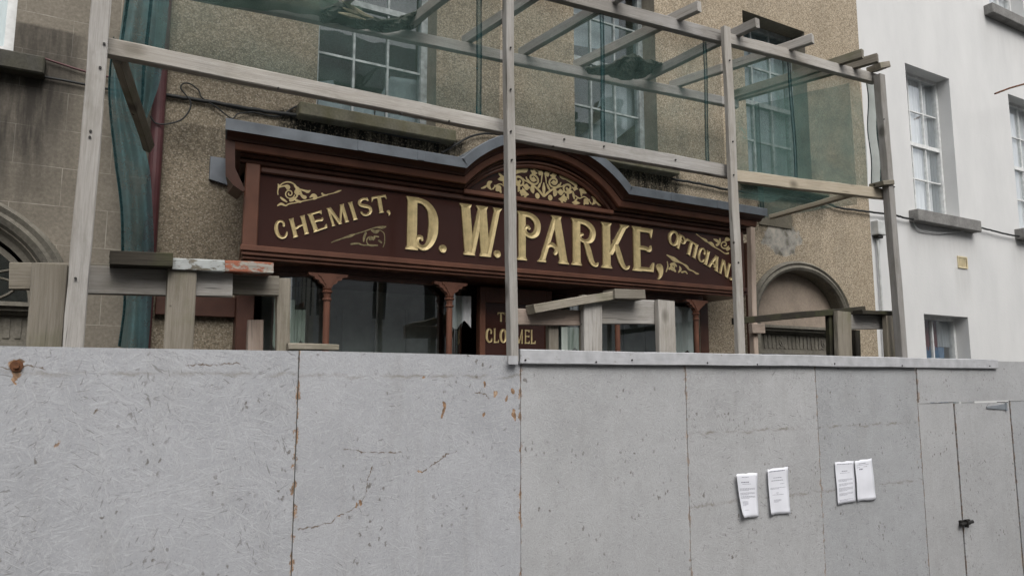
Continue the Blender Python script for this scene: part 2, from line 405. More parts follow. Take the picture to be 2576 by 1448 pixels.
def m_net(name, cover, col=(0.035, 0.115, 0.125), vary=0.15, vscale=2.5):
    k = NT(name); c = k.coord()
    df = k.n("ShaderNodeBsdfDiffuse"); k.set(df.inputs[0], k.ramp(k.noise(c, 4, 4), [(0.3, tuple(x*0.65 for x in col)), (0.7, tuple(x*1.35 for x in col))]))
    tl = k.n("ShaderNodeBsdfTranslucent"); k.set(tl.inputs[0], tuple(min(1, x*1.6) for x in col))
    ad = k.n("ShaderNodeMixShader"); ad.inputs[0].default_value = 0.45
    k.t.links.new(df.outputs[0], ad.inputs[1]); k.t.links.new(tl.outputs[0], ad.inputs[2])
    tr = k.n("ShaderNodeBsdfTransparent")
    mx = k.n("ShaderNodeMixShader")
    f = k.math('ADD', cover, k.math('MULTIPLY', k.math('SUBTRACT', k.noise(c, vscale, 9, 0.72), 0.5), vary), clamp=True)
    k.set(mx.inputs[0], f)
    k.t.links.new(tr.outputs[0], mx.inputs[1]); k.t.links.new(ad.outputs[0], mx.inputs[2])
    k.t.links.new(mx.outputs[0], k.out.inputs[0]); return k.m

def m_curtain(name, col):
    k = NT(name); c = k.coord()
    f = k.noise(k.map(c, (22, 1, 0.5)), 1.5, 3)
    df = k.n("ShaderNodeBsdfDiffuse"); k.set(df.inputs[0], k.ramp(f, [(0.3, tuple(x*0.8 for x in col)), (0.7, col)]))
    tl = k.n("ShaderNodeBsdfTranslucent"); k.set(tl.inputs[0], col)
    mx = k.n("ShaderNodeMixShader"); mx.inputs[0].default_value = 0.15
    k.t.links.new(df.outputs[0], mx.inputs[1]); k.t.links.new(tl.outputs[0], mx.inputs[2])
    k.t.links.new(mx.outputs[0], k.out.inputs[0]); return k.m

M = {}
M['osb'] = m_osb("painted_strand_board")
M['osb_fine'] = m_osb("painted_chip_board", 1.2, 0.6, (1.03, 1.02, 0.985))
def loc_px(x0, u, v): p = at(u, v, 3.30); return (p.x-x0, p.z-0.05)
def cr_px(x0, pts): return [(*loc_px(x0, *a), *loc_px(x0, *b)) for a, b in zip(pts[:-1], pts[1:])]
M['osb_left'] = m_osb("painted_strand_board_left", chips=[(*loc_px(-0.388, 42, 912), 0.024, 0.018), (*loc_px(-0.388, 42, 930), 0.018, 0.03), (*loc_px(-0.388, 40, 950), 0.008, 0.03)],
    cracks=cr_px(-0.388, [(-20, 926), (40, 927), (110, 926)])+cr_px(-0.388, [(470, 920), (530, 917), (600, 913)])+cr_px(-0.388, [(230, 1040), (258, 1028)]), rows=[(2.47, 0.5)])
M['osb_mid'] = m_osb("painted_strand_board_peeling", chips=[(*loc_px(.79, 1116, 1030), 0.012, 0.038), (*loc_px(.79, 1221, 968), 0.009, 0.018), (*loc_px(.79, 1245, 992), 0.011, 0.012), (*loc_px(.79, 1219, 1040), 0.010, 0.012), (*loc_px(.79, 1290, 985), 0.013, 0.016), (*loc_px(.79, 1276, 1000), 0.008, 0.016), (*loc_px(.79, 1292, 1040), 0.012, 0.034), (*loc_px(.79, 905, 1264), 0.010, 0.008), (*loc_px(.79, 893, 1273), 0.007, 0.010), (*loc_px(.79, 858, 1300), 0.008, 0.004), (*loc_px(.79, 1068, 950), 0.009, 0.006), (*loc_px(.79, 1058, 1188), 0.018, 0.005)],
    cracks=cr_px(.79, [(752, 1330), (800, 1322), (850, 1302), (880, 1285), (908, 1262), (925, 1210), (938, 1170)])+cr_px(.79, [(1060, 1190), (1090, 1165), (1130, 1138), (1152, 1132)])+cr_px(.79, [(860, 1130), (940, 1140), (1010, 1135)])+cr_px(.79, [(1190, 990), (1225, 985), (1235, 1000)]), rows=[(2.46, 0.6)])
M['osb_rows'] = m_osb("painted_chip_board_battened", 1.2, 0.6, (1.03, 1.02, 0.985), rows=[(loc_px(0, 1900, 1082)[1], 0.75), (loc_px(0, 1900, 1255)[1], 0.75)])
M['trim'] = m_peel("grey_painted_timber", (0.46, 0.465, 0.48), (0.30, 0.27, 0.22), 0.66)
M['timber'] = m_timber("weathered_timber", (0.20,0.185,0.165), (0.345,0.33,0.31), (0.47,0.455,0.43))
M['timber_brown'] = m_timber("damp_weathered_timber", (0.13,0.115,0.09), (0.24,0.215,0.175), (0.36,0.33,0.28), stain_amt=0.5, green=0.35)
M['timber_beige'] = m_timber("newer_pale_timber", (0.30,0.255,0.19), (0.43,0.375,0.29), (0.53,0.475,0.38), stain_amt=0.2)
M['timber_dark'] = m_timber("blackened_timber", (0.014,0.012,0.009), (0.030,0.026,0.020), (0.06,0.052,0.04), stain_amt=0.3, green=0.3)
M['timber_pink'] = m_timber("pinkish_timber", (0.25,0.185,0.145), (0.40,0.32,0.265), (0.52,0.44,0.38), stain_amt=0.4)
M['plank_paint'] = m_peel("peeling_white_paint", (0.40,0.42,0.41), (0.20,0.18,0.14), 0.55)
M['plank_red'] = m_peel("peeling_red_paint", (0.30,0.105,0.06), (0.40,0.38,0.33), 0.53)
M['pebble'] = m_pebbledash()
M['ashlar'] = m_ashlar()
M['white'] = m_white_render()
M['sill'] = m_stone("mossy_sill_stone", (0.17, 0.16, 0.12), 0.55)
M['sill_grey'] = m_stone("grey_sill_stone", (0.23, 0.225, 0.215), 0.0, 0.55)
M['arch'] = m_stone("moulded_cement", (0.20, 0.185, 0.155), 0.15, 0.5)
M['tymp'] = m_stone("pinkish_render", (0.31, 0.255, 0.205), 0.0, 0.7)
M['reveal'] = m_stone("smooth_cement_reveal", (0.26, 0.235, 0.19), 0.1, 0.65)
M['maroon'] = NT("gloss_maroon_paint").pbr((0.050, 0.020, 0.0155), 0.16, 0, None, 0.45, 0.25)
M['brown'] = m_plain("red_brown_paint", (0.150, 0.064, 0.040), 0.42, 0, 0.15, 7, 0.4, 0.0, 0.08)
M['brown_dark'] = m_plain("dark_brown_paint", (0.078, 0.034, 0.023), 0.45, 0, 0.15, 7, 0.35, 0.0, 0.08)
M['lead'] = m_plain("grey_lead", (0.17, 0.188, 0.21), 0.5, 0.25, 0.18, 5, 0.4)
M['gold'] = m_plain("gilding", (0.66, 0.525, 0.27), 0.46, 0.25, 0.10, 25, 0.5, 0.0, 0.15)
M['gold_dull'] = m_plain("worn_gilding", (0.30, 0.25, 0.13), 0.5, 0.3, 0.30, 40, 0.4)
M['glass'] = m_glass("old_window_glass")
M['glass_clear'] = m_glass("clear_window_glass", (0.94, 0.96, 0.97), 2.35)
M['reflection_green'] = m_curtain("pale_green_reflection", (0.62, 0.68, 0.62))
M['shopglass'] = m_glass("shop_window_glass", (0.70, 0.75, 0.73), 1.9, 0.0, 0.03)
M['frame_white'] = m_plain("white_sash_paint", (0.66, 0.67, 0.66), 0.5, 0, 0.1, 20)
M['frame_grey'] = m_plain("weathered_sash_paint", (0.34, 0.37, 0.37), 0.6, 0, 0.25, 18)
M['frame_blue'] = m_plain("grey_green_sash_paint", (0.12, 0.16, 0.165), 0.6, 0, 0.25, 18)
M['curtain'] = m_curtain("white_curtain_and_reflection", (0.88, 0.885, 0.89))
M['blind'] = m_curtain("faded_blind_cloth", (0.40, 0.43, 0.45))
M['reflection_red'] = m_curtain("dusky_red_reflection", (0.24, 0.10, 0.10))
M['reflection_blue'] = m_curtain("blue_reflection", (0.12, 0.22, 0.35))
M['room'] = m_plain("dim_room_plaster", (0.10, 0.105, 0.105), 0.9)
M['net'] = m_net("thin_debris_net", 0.38, (0.095, 0.15, 0.135), 0.75, 5)
M['net_side'] = m_net("doubled_debris_net", 0.47, (0.115, 0.195, 0.175), 0.8, 5)
M['net_drape'] = m_net("bunched_debris_net", 0.68, (0.085, 0.17, 0.18), 1.3, 5)
M['net_seam'] = m_net("net_seam", 0.55, (0.02, 0.06, 0.065), 2.6, 30)
M['net_tape'] = m_net("net_seam_tape", 0.5, (0.05, 0.12, 0.125), 0.4)
M['tarp'] = m_plain("dirty_tarpaulin", (0.035, 0.04, 0.03), 0.75, 0, 0.35, 9)
M['tarp_pale'] = m_plain("torn_pale_sacking", (0.30, 0.27, 0.18), 0.85, 0, 0.3, 18)
M['pipe_maroon'] = m_plain("maroon_pipe_paint", (0.085, 0.030, 0.032), 0.5)
M['cable'] = m_plain("black_cable", (0.016, 0.017, 0.017), 0.6)
M['metal_dark'] = m_plain("dark_rusty_iron", (0.03, 0.028, 0.026), 0.55, 0.5)
M['metal_grey'] = m_plain("galvanised_steel", (0.36, 0.39, 0.42), 0.45, 0.6)
M['rust'] = m_plain("rusty_iron", (0.13, 0.055, 0.025), 0.85, 0.1, 0.3, 30)
M['plastic_grey'] = m_plain("pale_grey_plastic", (0.50, 0.51, 0.50), 0.5)
M['vent'] = m_plain("cream_vent_clay", (0.60, 0.52, 0.34), 0.7)
M['vent_dark'] = m_plain("vent_holes", (0.30, 0.23, 0.11), 0.9)
M['paper'] = m_plain("notice_paper", (0.74, 0.75, 0.80), 0.7, 0, 0.04, 6, 0.3, 0, 0.05)
M['ink'] = m_plain("grey_print", (0.22, 0.22, 0.27), 0.8)
M['slate'] = m_plain("roof_slate", (0.07, 0.075, 0.085), 0.6, 0, 0.25, 3)
M['asphalt'] = m_plain("asphalt", (0.05, 0.05, 0.052), 0.9, 0, 0.2, 2.5, 0.3, 0, 0.5)
M['paving'] = m_stone("pavement_concrete", (0.13, 0.128, 0.12), 0.0, 0.7)
M['kerb'] = m_stone("kerb_stone", (0.22, 0.22, 0.21), 0.0, 0.7)
M['cream'] = m_plain("cream_render", (0.56, 0.53, 0.45), 0.85)
M['palegrey'] = m_plain("pale_grey_render", (0.45, 0.46, 0.46), 0.85)
M['brick'] = m_plain("dull_red_brick", (0.22, 0.10, 0.07), 0.9, 0, 0.2, 14)

H, W, F = 3.30, 4.60, 4.20      # hoarding plane, house wall plane, fascia plane

# ------------------------------------------------------------------ ground
def structure(o): o["kind"] = "structure"; return o
structure(MB().box(-160, 160, -160, 160, -0.5, -0.004).build("ground", M['asphalt']))
structure(MB().box(-60, 80, 2.35, 4.62, -0.1, 0.125).build("pavement", M['paving']))
structure(MB().box(-60, 80, 2.22, 2.35, -0.1, 0.120).build("kerb", M['kerb']))
structure(MB().box(-60, 80, -10.0, -7.65, -0.1, 0.125).build("pavement", M['paving']))
structure(MB().box(-60, 80, -7.65, -7.52, -0.1, 0.120).build("kerb", M['kerb']))

# ------------------------------------------------------------------ walls with openings
def wall_grid(mb, x0, x1, z0, z1, y, holes):
    xs = sorted({x0, x1, *[h[0] for h in holes], *[h[1] for h in holes]})
    zs = sorted({z0, z1, *[h[2] for h in holes], *[h[3] for h in holes]})
    xs = [x for x in xs if x0 <= x <= x1]; zs = [z for z in zs if z0 <= z <= z1]
    for i in range(len(xs)-1):
        for j in range(len(zs)-1):
            cx = (xs[i]+xs[i+1])/2; cz = (zs[j]+zs[j+1])/2
            if any(h[0] < cx < h[1] and h[2] < cz < h[3] for h in holes): continue
            mb.quad((xs[i], y, zs[j]), (xs[i+1], y, zs[j]), (xs[i+1], y, zs[j+1]), (xs[i], y, zs[j+1]))
def ell(cx, cz, a, b, n=28, t0=0.0, t1=math.pi):
    return [(cx + a*math.cos(t0+(t1-t0)*i/n), cz + b*math.sin(t0+(t1-t0)*i/n)) for i in range(n+1)]
def spandrel(mb, x0, x1, zs, zt, cx, a, b, y, n=28):
    """fill of the box x0..x1, zs..zt outside the half ellipse"""
    pts = ell(cx, zs, a, b, n)[::-1]
    for i in range(n):
        (xa, za), (xb, zb) = pts[i], pts[i+1]
        mb.quad((xa, y, za), (xb, y, zb), (xb, y, zt), (xa, y, zt))
def reveal(mb, x0, x1, z0, z1, y, d):
    mb.quad((x0,y,z0),(x0,y+d,z0),(x0,y+d,z1),(x0,y,z1)); mb.quad((x1,y,z0),(x1,y,z1),(x1,y+d,z1),(x1,y+d,z0))
    mb.quad((x0,y,z1),(x0,y+d,z1),(x1,y+d,z1),(x1,y,z1)); mb.quad((x0,y,z0),(x1,y,z0),(x1,y+d,z0),(x0,y+d,z0))
def shell(mb, x0, x1, y0, y1, z1, ridge=1.6):
    """sides and back of a house behind its front wall"""
    mb.quad((x0,y0,0),(x0,y1,0),(x0,y1,z1),(x0,y0,z1)); mb.quad((x1,y0,0),(x1,y0,z1),(x1,y1,z1),(x1,y1,0))
    mb.quad((x0,y1,0),(x1,y1,0),(x1,y1,z1),(x0,y1,z1))
def roof(x0, x1, y0, y1, z, rise, parent):
    o = 0.15; ym = (y0+y1)/2
    m = MB().prism([(0,0)]*3, 0, 0) if False else MB()
    vs = [(x0,y0-o,z),(x0,y1+o,z),(x0,ym,z+rise),(x1,y0-o,z),(x1,y1+o,z),(x1,ym,z+rise)]
    m.add(vs, [(0,1,2),(3,5,4),(0,2,5,3),(2,1,4,5),(1,0,3,4)])
    return m.build("roof", M['slate'], parent)

def window(parent, x0, x1, z0, z1, y, cols, rows, fmat, mid=True, curtain=None, bar=0.011, fw=0.05, label=None, glass='glass'):
    """a sash window: frame mesh with its bars, panes as one sub-part, what hangs behind as another"""
    m = MB()
    m.box(x0, x0+fw, y, y+0.07, z0, z1); m.box(x1-fw, x1, y, y+0.07, z0, z1)
    m.box(x0+fw, x1-fw, y+0.001, y+0.069, z1-fw, z1); m.box(x0+fw, x1-fw, y+0.001, y+0.069, z0, z0+fw*1.3)
    ix0, ix1, iz0, iz1 = x0+fw, x1-fw, z0+fw*1.3, z1-fw
    if mid:
        zm = (iz0+iz1)/2; m.box(ix0, ix1, y+0.006, y+0.06, zm-0.022, zm+0.022)
    for i in range(1, cols):
        x = ix0+(ix1-ix0)*i/cols; m.box(x-bar, x+bar, y+0.016, y+0.048, iz0, iz1)
    for j in range(1, rows):
        if mid and j*2 == rows: continue
        z = iz0+(iz1-iz0)*j/rows; m.box(ix0, ix1, y+0.019, y+0.045, z-bar, z+bar)
    w = m.build("window", fmat, parent)
    if label: w["label"] = label
    g = MB()
    zs = [iz0, (iz0+iz1)/2, iz1] if mid else [iz0, iz1]
    for a, b, dy in zip(zs[:-1], zs[1:], (0.034, 0.030)):
        g.quad((ix0, y+dy, a), (ix1, y+dy, a), (ix1, y+dy, b), (ix0, y+dy, b))
    g.build("glazing", M[glass], w)
    for (cm, cx0, cx1, cz0, cz1) in (curtain or []):
        q = MB(); n = 40; pts = []
        for i in range(n+1):
            x = cx0+(cx1-cx0)*i/n; yy = y+0.062+0.010*math.sin(i*1.9)+0.005*math.sin(i*0.7)
            pts.append((x, yy))
        for i in range(n):
            q.quad((pts[i][0],pts[i][1],cz0),(pts[i+1][0],pts[i+1][1],cz0),(pts[i+1][0],pts[i+1][1],cz1),(pts[i][0],pts[i][1],cz1))
        q.build("curtain", M[cm], w, smooth=True, weld=True)
    return w
def ring(cx, cz, a0, b0, a1, b1, n=36, t0=0.0, t1=math.pi):
    return ell(cx, cz, a0, b0, n, t0, t1), ell(cx, cz, a1, b1, n, t0, t1)
def arch_band(mb, cx, cz, a, b, prof, n=40):
    """sweep a profile of (outward offset, y) round a half ellipse"""
    rows = [[(cx+(a+o)*math.cos(math.pi*i/n), y, cz+(b+o)*math.sin(math.pi*i/n)) for i in range(n+1)] for o, y in prof]
    for r in range(len(rows)-1):
        for i in range(n):
            mb.quad(rows[r][i], rows[r][i+1], rows[r+1][i+1], rows[r+1][i])
    mb.add([rows[r][0] for r in range(len(rows))], [tuple(range(len(rows)))])
    mb.add([rows[r][n] for r in range(len(rows))], [tuple(range(len(rows)))])

# ------------------------------------------------------------------ tan pebble-dashed shop house
XL, XR = 0.245, 7.0
shop = thing("shop_house", "tan pebble-dashed house between the grey-brown house and the white house", "house", (3.6, W, 0))
wins = [(1.15, 2.005, 4.26, 6.05), (3.22, 4.09, 4.32, 6.05), (5.20, 6.10, 4.38, 6.03)]
ARX, ARZ, ARA, ARB = 5.845, 3.05, 0.62, 0.47
holes = [*wins, (0.80, 4.42, 0.13, 3.17), (ARX-ARA, ARX+ARA, 0.13, ARZ+ARB+0.05)]
upper = [(a, b, 7.0, 8.3) for a, b, _, _ in wins]
m = MB()
wall_grid(m, XL, XR, 0.0, 9.2, W, holes + upper)
spandrel(m, ARX-ARA, ARX+ARA, ARZ, ARZ+ARB+0.05, ARX, ARA, ARB, W)
shell(m, XL, XR, W, 12.0, 9.2)
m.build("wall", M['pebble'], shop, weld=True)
for x0, x1, z0, z1 in wins + upper:
    m = MB(); reveal(m, x0, x1, z0, z1, W, 0.19); m.build("window_reveal", M['reveal'], shop)
roof(XL, XR, W, 12.0, 9.2, 2.4, shop)
FB = M['frame_blue']; FG = M['frame_grey']
w1 = window(shop, 1.15, 2.005, 4.26, 6.05, W+0.17, 3, 4, FG, True, None, 0.008, 0.05)
w2 = window(shop, 3.22, 4.09, 4.32, 6.05, W+0.17, 3, 4, FG, True, None, 0.008, 0.05)
w3 = window(shop, 5.20, 6.10, 4.38, 6.03, W+0.17, 3, 4, FG, True, [('blind', 5.26, 6.04, 4.4, 6.0)], 0.010, 0.05)
for x0, x1, z0, z1 in upper: window(shop, x0, x1, z0, z1, W+0.17, 3, 4, FG, True)
# torn sheets and boards behind the panes of the first two windows
def sheet(parent, pts, y, mat, name="torn_sheet"):
    return MB().prism(pts, y, y+0.004).build(name, M[mat], parent)
yb = W+0.27
def pz(u, v, y=yb): p = at(u, v, y); return (p.x, p.z)
sheet(w1, [pz(800,250),pz(800,205),pz(838,202),pz(846,228),pz(880,238),pz(905,245),pz(942,243),pz(940,330),pz(800,300)], yb, 'blind')
sheet(w1, [pz(950,255),pz(985,190),pz(1090,205),pz(1090,345),pz(940,330)], yb+0.02, 'blind')
sheet(w2, [pz(1440,340),pz(1440,325),pz(1500,285),pz(1530,205),pz(1600,215),pz(1605,400),pz(1440,380)], yb+0.02, 'blind')
MB().prism([pz(1448,318),pz(1508,268),pz(1508,300),pz(1448,350)], yb-0.03, yb-0.01).build("loose_board", M['timber_dark'], w2)
MB().prism([pz(1520,372),pz(1598,312),pz(1598,345),pz(1540,400)], yb-0.03, yb-0.01).build("loose_board", M['timber_dark'], w2)
sheet(w2, [pz(1440,110),pz(1440,20),pz(1560,0),pz(1560,130)], yb+0.02, 'blind')
# sills
for (x0, x1, zt, mt) in ((1.02, 2.125, 4.255, 'sill'), (3.10, 4.245, 4.318, 'sill'), (5.08, 6.23, 4.375, 'sill')):
    MB().box(x0, x1, W-0.10, W+0.02, zt-0.088, zt).build("sill", M[mt], shop, bevel=0.008)
# arched doorcase on the right
m = MB(); arch_band(m, ARX, ARZ, ARA, ARB, [(0.0, W+0.14), (0.0, W-0.002), (0.012, W-0.03), (0.035, W-0.045), (0.06, W-0.03), (0.078, W-0.045), (0.10, W-0.02), (0.105, W+0.01)])
for s in (-1, 1):
    xa = ARX+s*(ARA+0.0); xb = ARX+s*(ARA+0.1); m.box(min(xa,xb), max(xa,xb), W-0.04, W+0.14, 0.13, ARZ)
m.build("arch_moulding", M['arch'], shop)
MB().prism([(x, z) for x, z in ell(ARX, ARZ, ARA-0.004, ARB-0.004, 32)] + [(ARX-ARA+0.004, 2.93), (ARX+ARA-0.004, 2.93)], W+0.11, W+0.14).build("tympanum", M['tymp'], shop)
def entablature(parent, x0, x1, ztop, zbot, ybase, mat):
    h = ztop-zbot; m = MB()
    for a, b, d in ((0.0, 0.10, 0.13), (0.10, 0.2, 0.10), (0.2, 0.28, 0.06), (0.28, 0.86, 0.03), (0.86, 1.0, 0.05)):
        m.box(x0-d*0.2, x1+d*0.2, ybase-d, ybase+0.03, ztop-b*h, ztop-a*h-0.0015)
    n = 22; z0 = ztop-0.80*h; z1 = ztop-0.34*h
    for i in range(n):                                     # fluted frieze with a roundel at intervals
        x = x0+(x1-x0)*(i+0.5)/n
        if i in (5, 16):
            cz = (z0+z1)/2; r = (z1-z0)*0.5
            for rr, dd in ((r, 0.036), (r*0.62, 0.043), (r*0.3, 0.05)):
                m.prism([(x+rr*math.cos(q*math.pi/7), cz+rr*math.sin(q*math.pi/7)) for q in range(14)], ybase-dd, ybase)
        else:
            wd = (x1-x0)/n*0.28; m.box(x-wd, x+wd, ybase-0.037, ybase, z0, z1)
    return m.build("door_entablature", mat, parent)
pa = at(1990, 826, W-0.08); pb = at(1990, 874, W-0.03)
entablature(shop, ARX-0.60, ARX+0.60, 2.985, 2.725, W+0.04, M['arch'])
MB().box(ARX-ARA, ARX+ARA, W+0.15, W+0.19, 0.13, 2.74).build("door", M['metal_dark'], shop)
MB().box(5.30, 5.75, W-0.012, W+0.01, 3.93, 4.12).build("render_patch", m_stone("dark_patch_render", (0.15, 0.135, 0.105), 0.1), shop)

# ------------------------------------------------------------------ lined grey-brown house on the left
lh = thing("rendered_house", "grey-brown house with block lines scored in its render, left of the maroon drainpipe", "house", (-3.0, W, 0))
LAX, LAZ, LAA, LAB = -0.86, 2.92, 0.60, 0.47
lwins = [(-1.33, -0.50, 4.24, 6.0)]
m = MB()
wall_grid(m, -7.5, XL, 0.0, 9.0, W, lwins + [(-4.2,-3.3,4.24,6.0), (LAX-LAA, LAX+LAA, 0.13, LAZ+LAB+0.05)])
spandrel(m, LAX-LAA, LAX+LAA, LAZ, LAZ+LAB+0.05, LAX, LAA, LAB, W)
for x0, x1, z0, z1 in lwins + [(-4.2,-3.3,4.24,6.0)]: reveal(m, x0, x1, z0, z1, W, 0.19)
shell(m, -7.5, XL-0.002, W, 12.0, 9.0)
m.build("wall", M['ashlar'], lh, weld=True)
roof(-7.5, XL-0.004, W, 12.0, 9.0, 2.2, lh)
window(lh, -1.33, -0.50, 4.24, 6.0, W+0.05, 2, 2, M['frame_white'], True, [('curtain', -1.30, -0.51, 4.26, 5.98)], 0.012, 0.05)
window(lh, -4.2, -3.3, 4.24, 6.0, W+0.12, 2, 2, M['frame_white'], True)
MB().box(-1.50, -0.345, W-0.10, W+0.02, 4.135, 4.235).build("sill", m_stone("sooty_sill_stone", (0.075, 0.072, 0.062), 0.2), lh, bevel=0.008)
m = MB(); arch_band(m, LAX, LAZ, LAA, LAB, [(-0.05, W+0.10), (-0.05, W+0.06), (-0.02, W+0.05), (0.0, W+0.012), (0.02, W-0.03), (0.05, W-0.05), (0.07, W-0.035), (0.095, W-0.05), (0.115, W-0.02), (0.12, W+0.01)])
for s in (-1, 1):
    xa = LAX+s*(LAA-0.05); xb = LAX+s*(LAA+0.115); m.box(min(xa,xb), max(xa,xb), W-0.04, W+0.12, 0.13, LAZ)
m.build("arch_moulding", M['arch'], lh)
# fanlight with white tracery
m = MB(); arch_band(m, LAX, LAZ-0.02, LAA-0.085, LAB-0.085, [(0.0, W+0.12), (0.0, W+0.085), (0.03, W+0.085), (0.03, W+0.12)])
for q in range(1, 6):
    a = math.pi*q/6
    m.tube([(LAX+0.14*math.cos(a), W+0.10, LAZ+0.02+0.11*math.sin(a)), (LAX+0.5*math.cos(a), W+0.10, LAZ-0.02+0.37*math.sin(a))], 0.006)
for q in range(6):
    a0 = math.pi*q/6; pts = []
    for i in range(13):
        a = a0+math.pi/6*i/12; rr = 0.66+0.24*math.sin(math.pi*i/12)
        pts.append((LAX+0.515*rr*math.cos(a), W+0.10, LAZ-0.01+0.385*rr*math.sin(a)))
    m.tube(pts, 0.006)
m.box(LAX-LAA+0.05, LAX+LAA-0.05, W+0.08, W+0.13, LAZ-0.06, LAZ-0.02)
fan = m.build("fanlight", M['arch'], lh)
g = MB(); g.prism(ell(LAX, LAZ-0.02, LAA-0.06, LAB-0.06, 30), W+0.115, W+0.119); g.build("glazing", M['glass'], fan)
MB().box(LAX-LAA+0.05, LAX+LAA-0.05, W+0.16, W+0.20, 0.13, 2.70).build("door", M['metal_dark'], lh)
entablature(lh, LAX-0.56, LAX+0.56, 2.90, 2.665, W+0.09, M['arch'])

# ------------------------------------------------------------------ white house on the right
wh = thing("white_house", "white-rendered house with white sash windows, right of the tan pebble-dashed house", "house", (10.5, W, 0))
WW = W+0.015
ww = [(7.86, 8.755, 4.36, 6.10), (10.12, 11.02, 4.38, 6.19), (7.88, 8.757, 1.75, 3.205), (9.85, 10.75, 7.30, 8.9), (10.2, 11.3, 0.13, 2.45), (12.4, 13.3, 4.4, 6.2), (7.7, 8.6, 7.3, 8.9)]
m = MB(); wall_grid(m, XR, 15.5, 0.0, 10.2, WW, ww)
shell(m, XR+0.002, 15.5, WW, 12.0, 10.2)
for x0, x1, z0, z1 in ww: reveal(m, x0, x1, z0, z1, WW, 0.2)
m.build("wall", M['white'], wh, weld=True)
roof(XR+0.004, 15.5, WW, 12.0, 10.2, 2.4, wh)
FW = M['frame_white']
window(wh, 7.86, 8.755, 4.36, 6.10, WW+0.15, 3, 4, FW, True, [('curtain', 7.9, 8.60, 4.4, 6.06), ('blind', 8.605, 8.72, 4.4, 6.06)], 0.0075, 0.036, glass='glass_clear')
window(wh, 10.12, 11.02, 4.38, 6.19, WW+0.15, 3, 4, FW, True, [('curtain', 10.15, 10.98, 4.4, 6.16)], 0.0075, 0.036, glass='glass_clear')
window(wh, 7.88, 8.757, 1.75, 3.205, WW+0.15, 2, 2, FW, False, [('reflection_red', 8.15, 8.47, 2.82, 3.16), ('reflection_blue', 8.1, 8.6, 1.8, 2.86), ('blind', 8.475, 8.72, 2.865, 3.16)], 0.010, 0.04, glass='glass_clear')  # red and blue sheets stand in for colours reflected in the pane
window(wh, 9.85, 10.75, 7.30, 8.9, WW+0.15, 3, 4, FW, True, [('curtain', 9.9, 10.7, 7.34, 8.8)], 0.0075, 0.036, glass='glass_clear')
window(wh, 12.4, 13.3, 4.4, 6.2, WW+0.15, 3, 4, FW, True, glass='glass_clear')
window(wh, 7.7, 8.6, 7.3, 8.9, WW+0.15, 3, 4, FW, True, glass='glass_clear')
m = MB(); m.box(10.2, 11.3, WW+0.15, WW+0.2, 0.13, 2.45); m.build("door", M['brown'], wh)
for x0, x1, zt in ((7.73, 9.0, 4.352), (9.98, 11.2, 4.372), (9.70, 10.95, 7.295), (7.74, 8.9, 1.75)):
    MB().box(x0, x1, WW-0.11, WW+0.02, zt-0.135, zt).build("sill", M['sill_grey'], wh, bevel=0.008)
v = thing("air_vent", "small cream air vent with slots on the white wall, below the first-floor sill", "air vent", (8.72, WW, 3.85))
m = MB(); x0, x1, z0, z1 = 8.625, 8.82, 3.775, 3.915
for a, b in ((x0, x0+0.018), (x1-0.018, x1)): m.box(a, b, WW-0.014, WW+0.01, z0, z1)
m.box(x0+0.018, x1-0.018, WW-0.0135, WW+0.01, z1-0.016, z1); m.box(x0+0.018, x1-0.018, WW-0.0135, WW+0.01, z0, z0+0.016)
for i in range(1, 6):
    x = x0+0.018+(x1-x0-0.036)*i/6; m.box(x-0.006, x+0.006, WW-0.011, WW+0.01, z0+0.016, z1-0.016)
m.build("grille", M['vent'], v)
MB().box(x0+0.01, x1-0.01, WW-0.003, WW+0.005, z0+0.01, z1-0.01).build("backing", M['vent_dark'], v)
jb = thing("junction_box", "pale grey cable junction box with a thin conduit on the edge of the white house", "junction box", (7.09, WW, 4.07))
m = MB(); m.box(7.03, 7.17, WW-0.085, WW, 4.0, 4.15)
for i in range(6): m.box(7.04+i*0.021, 7.05+i*0.021, WW-0.09, WW-0.08, 4.01, 4.14)
m.build("housing", M['plastic_grey'], jb, bevel=0.004)
MB().box(7.05, 7.13, WW-0.07, WW-0.01, 3.965, 3.998).build("gland", M['metal_dark'], jb, bevel=0.006)
MB().tube([(7.085, WW-0.03, 3.97), (7.09, WW-0.03, 3.3), (7.085, WW-0.03, 0.13)], 0.013, 8).build("conduit", M['plastic_grey'], jb)

# ------------------------------------------------------------------ shopfront
sf = thing("shopfront", "dark maroon shopfront with gilt lettering, arched pediment and curved shop windows", "shopfront", (2.6, 4.35, 0.125))
FX0, FX1, FZ0, FZ1 = 0.66, 4.62, 3.165, 3.70
MB().box(FX0+0.07, FX1-0.07, F, F+0.05, FZ0+0.03, FZ1+0.02).build("fascia_board", M['maroon'], sf)
def splay(mb, y0, k=0.145):
    """the left return runs slightly inwards towards the wall"""
    x0 = min(v[0] for v in mb.v)+0.012
    mb.v = [(v[0]+max(0, v[1]-y0)*k, v[1], v[2]) if v[0] < x0 else v for v in mb.v]; return mb
for xa in (FX0, FX1-0.082): splay(MB().box(xa, xa+0.082, F-0.03, W+0.02, FZ0+0.02, 3.71), F-0.03, 0.145 if xa < 1 else 0).build("fascia_stile", M['brown'], sf, bevel=0.006)
m = MB(); m.box(FX0-0.012, FX1+0.012, F-0.055, W+0.01, 3.203, 3.236); m.box(FX0-0.004, FX1+0.004, F-0.042, W+0.01, 3.180, 3.202); m.box(FX0+0.01, FX1-0.01, F-0.025, W+0.01, 3.160, 3.179)
splay(m, F-0.055).build("fascia_base_moulding", M['brown'], sf, bevel=0.004)
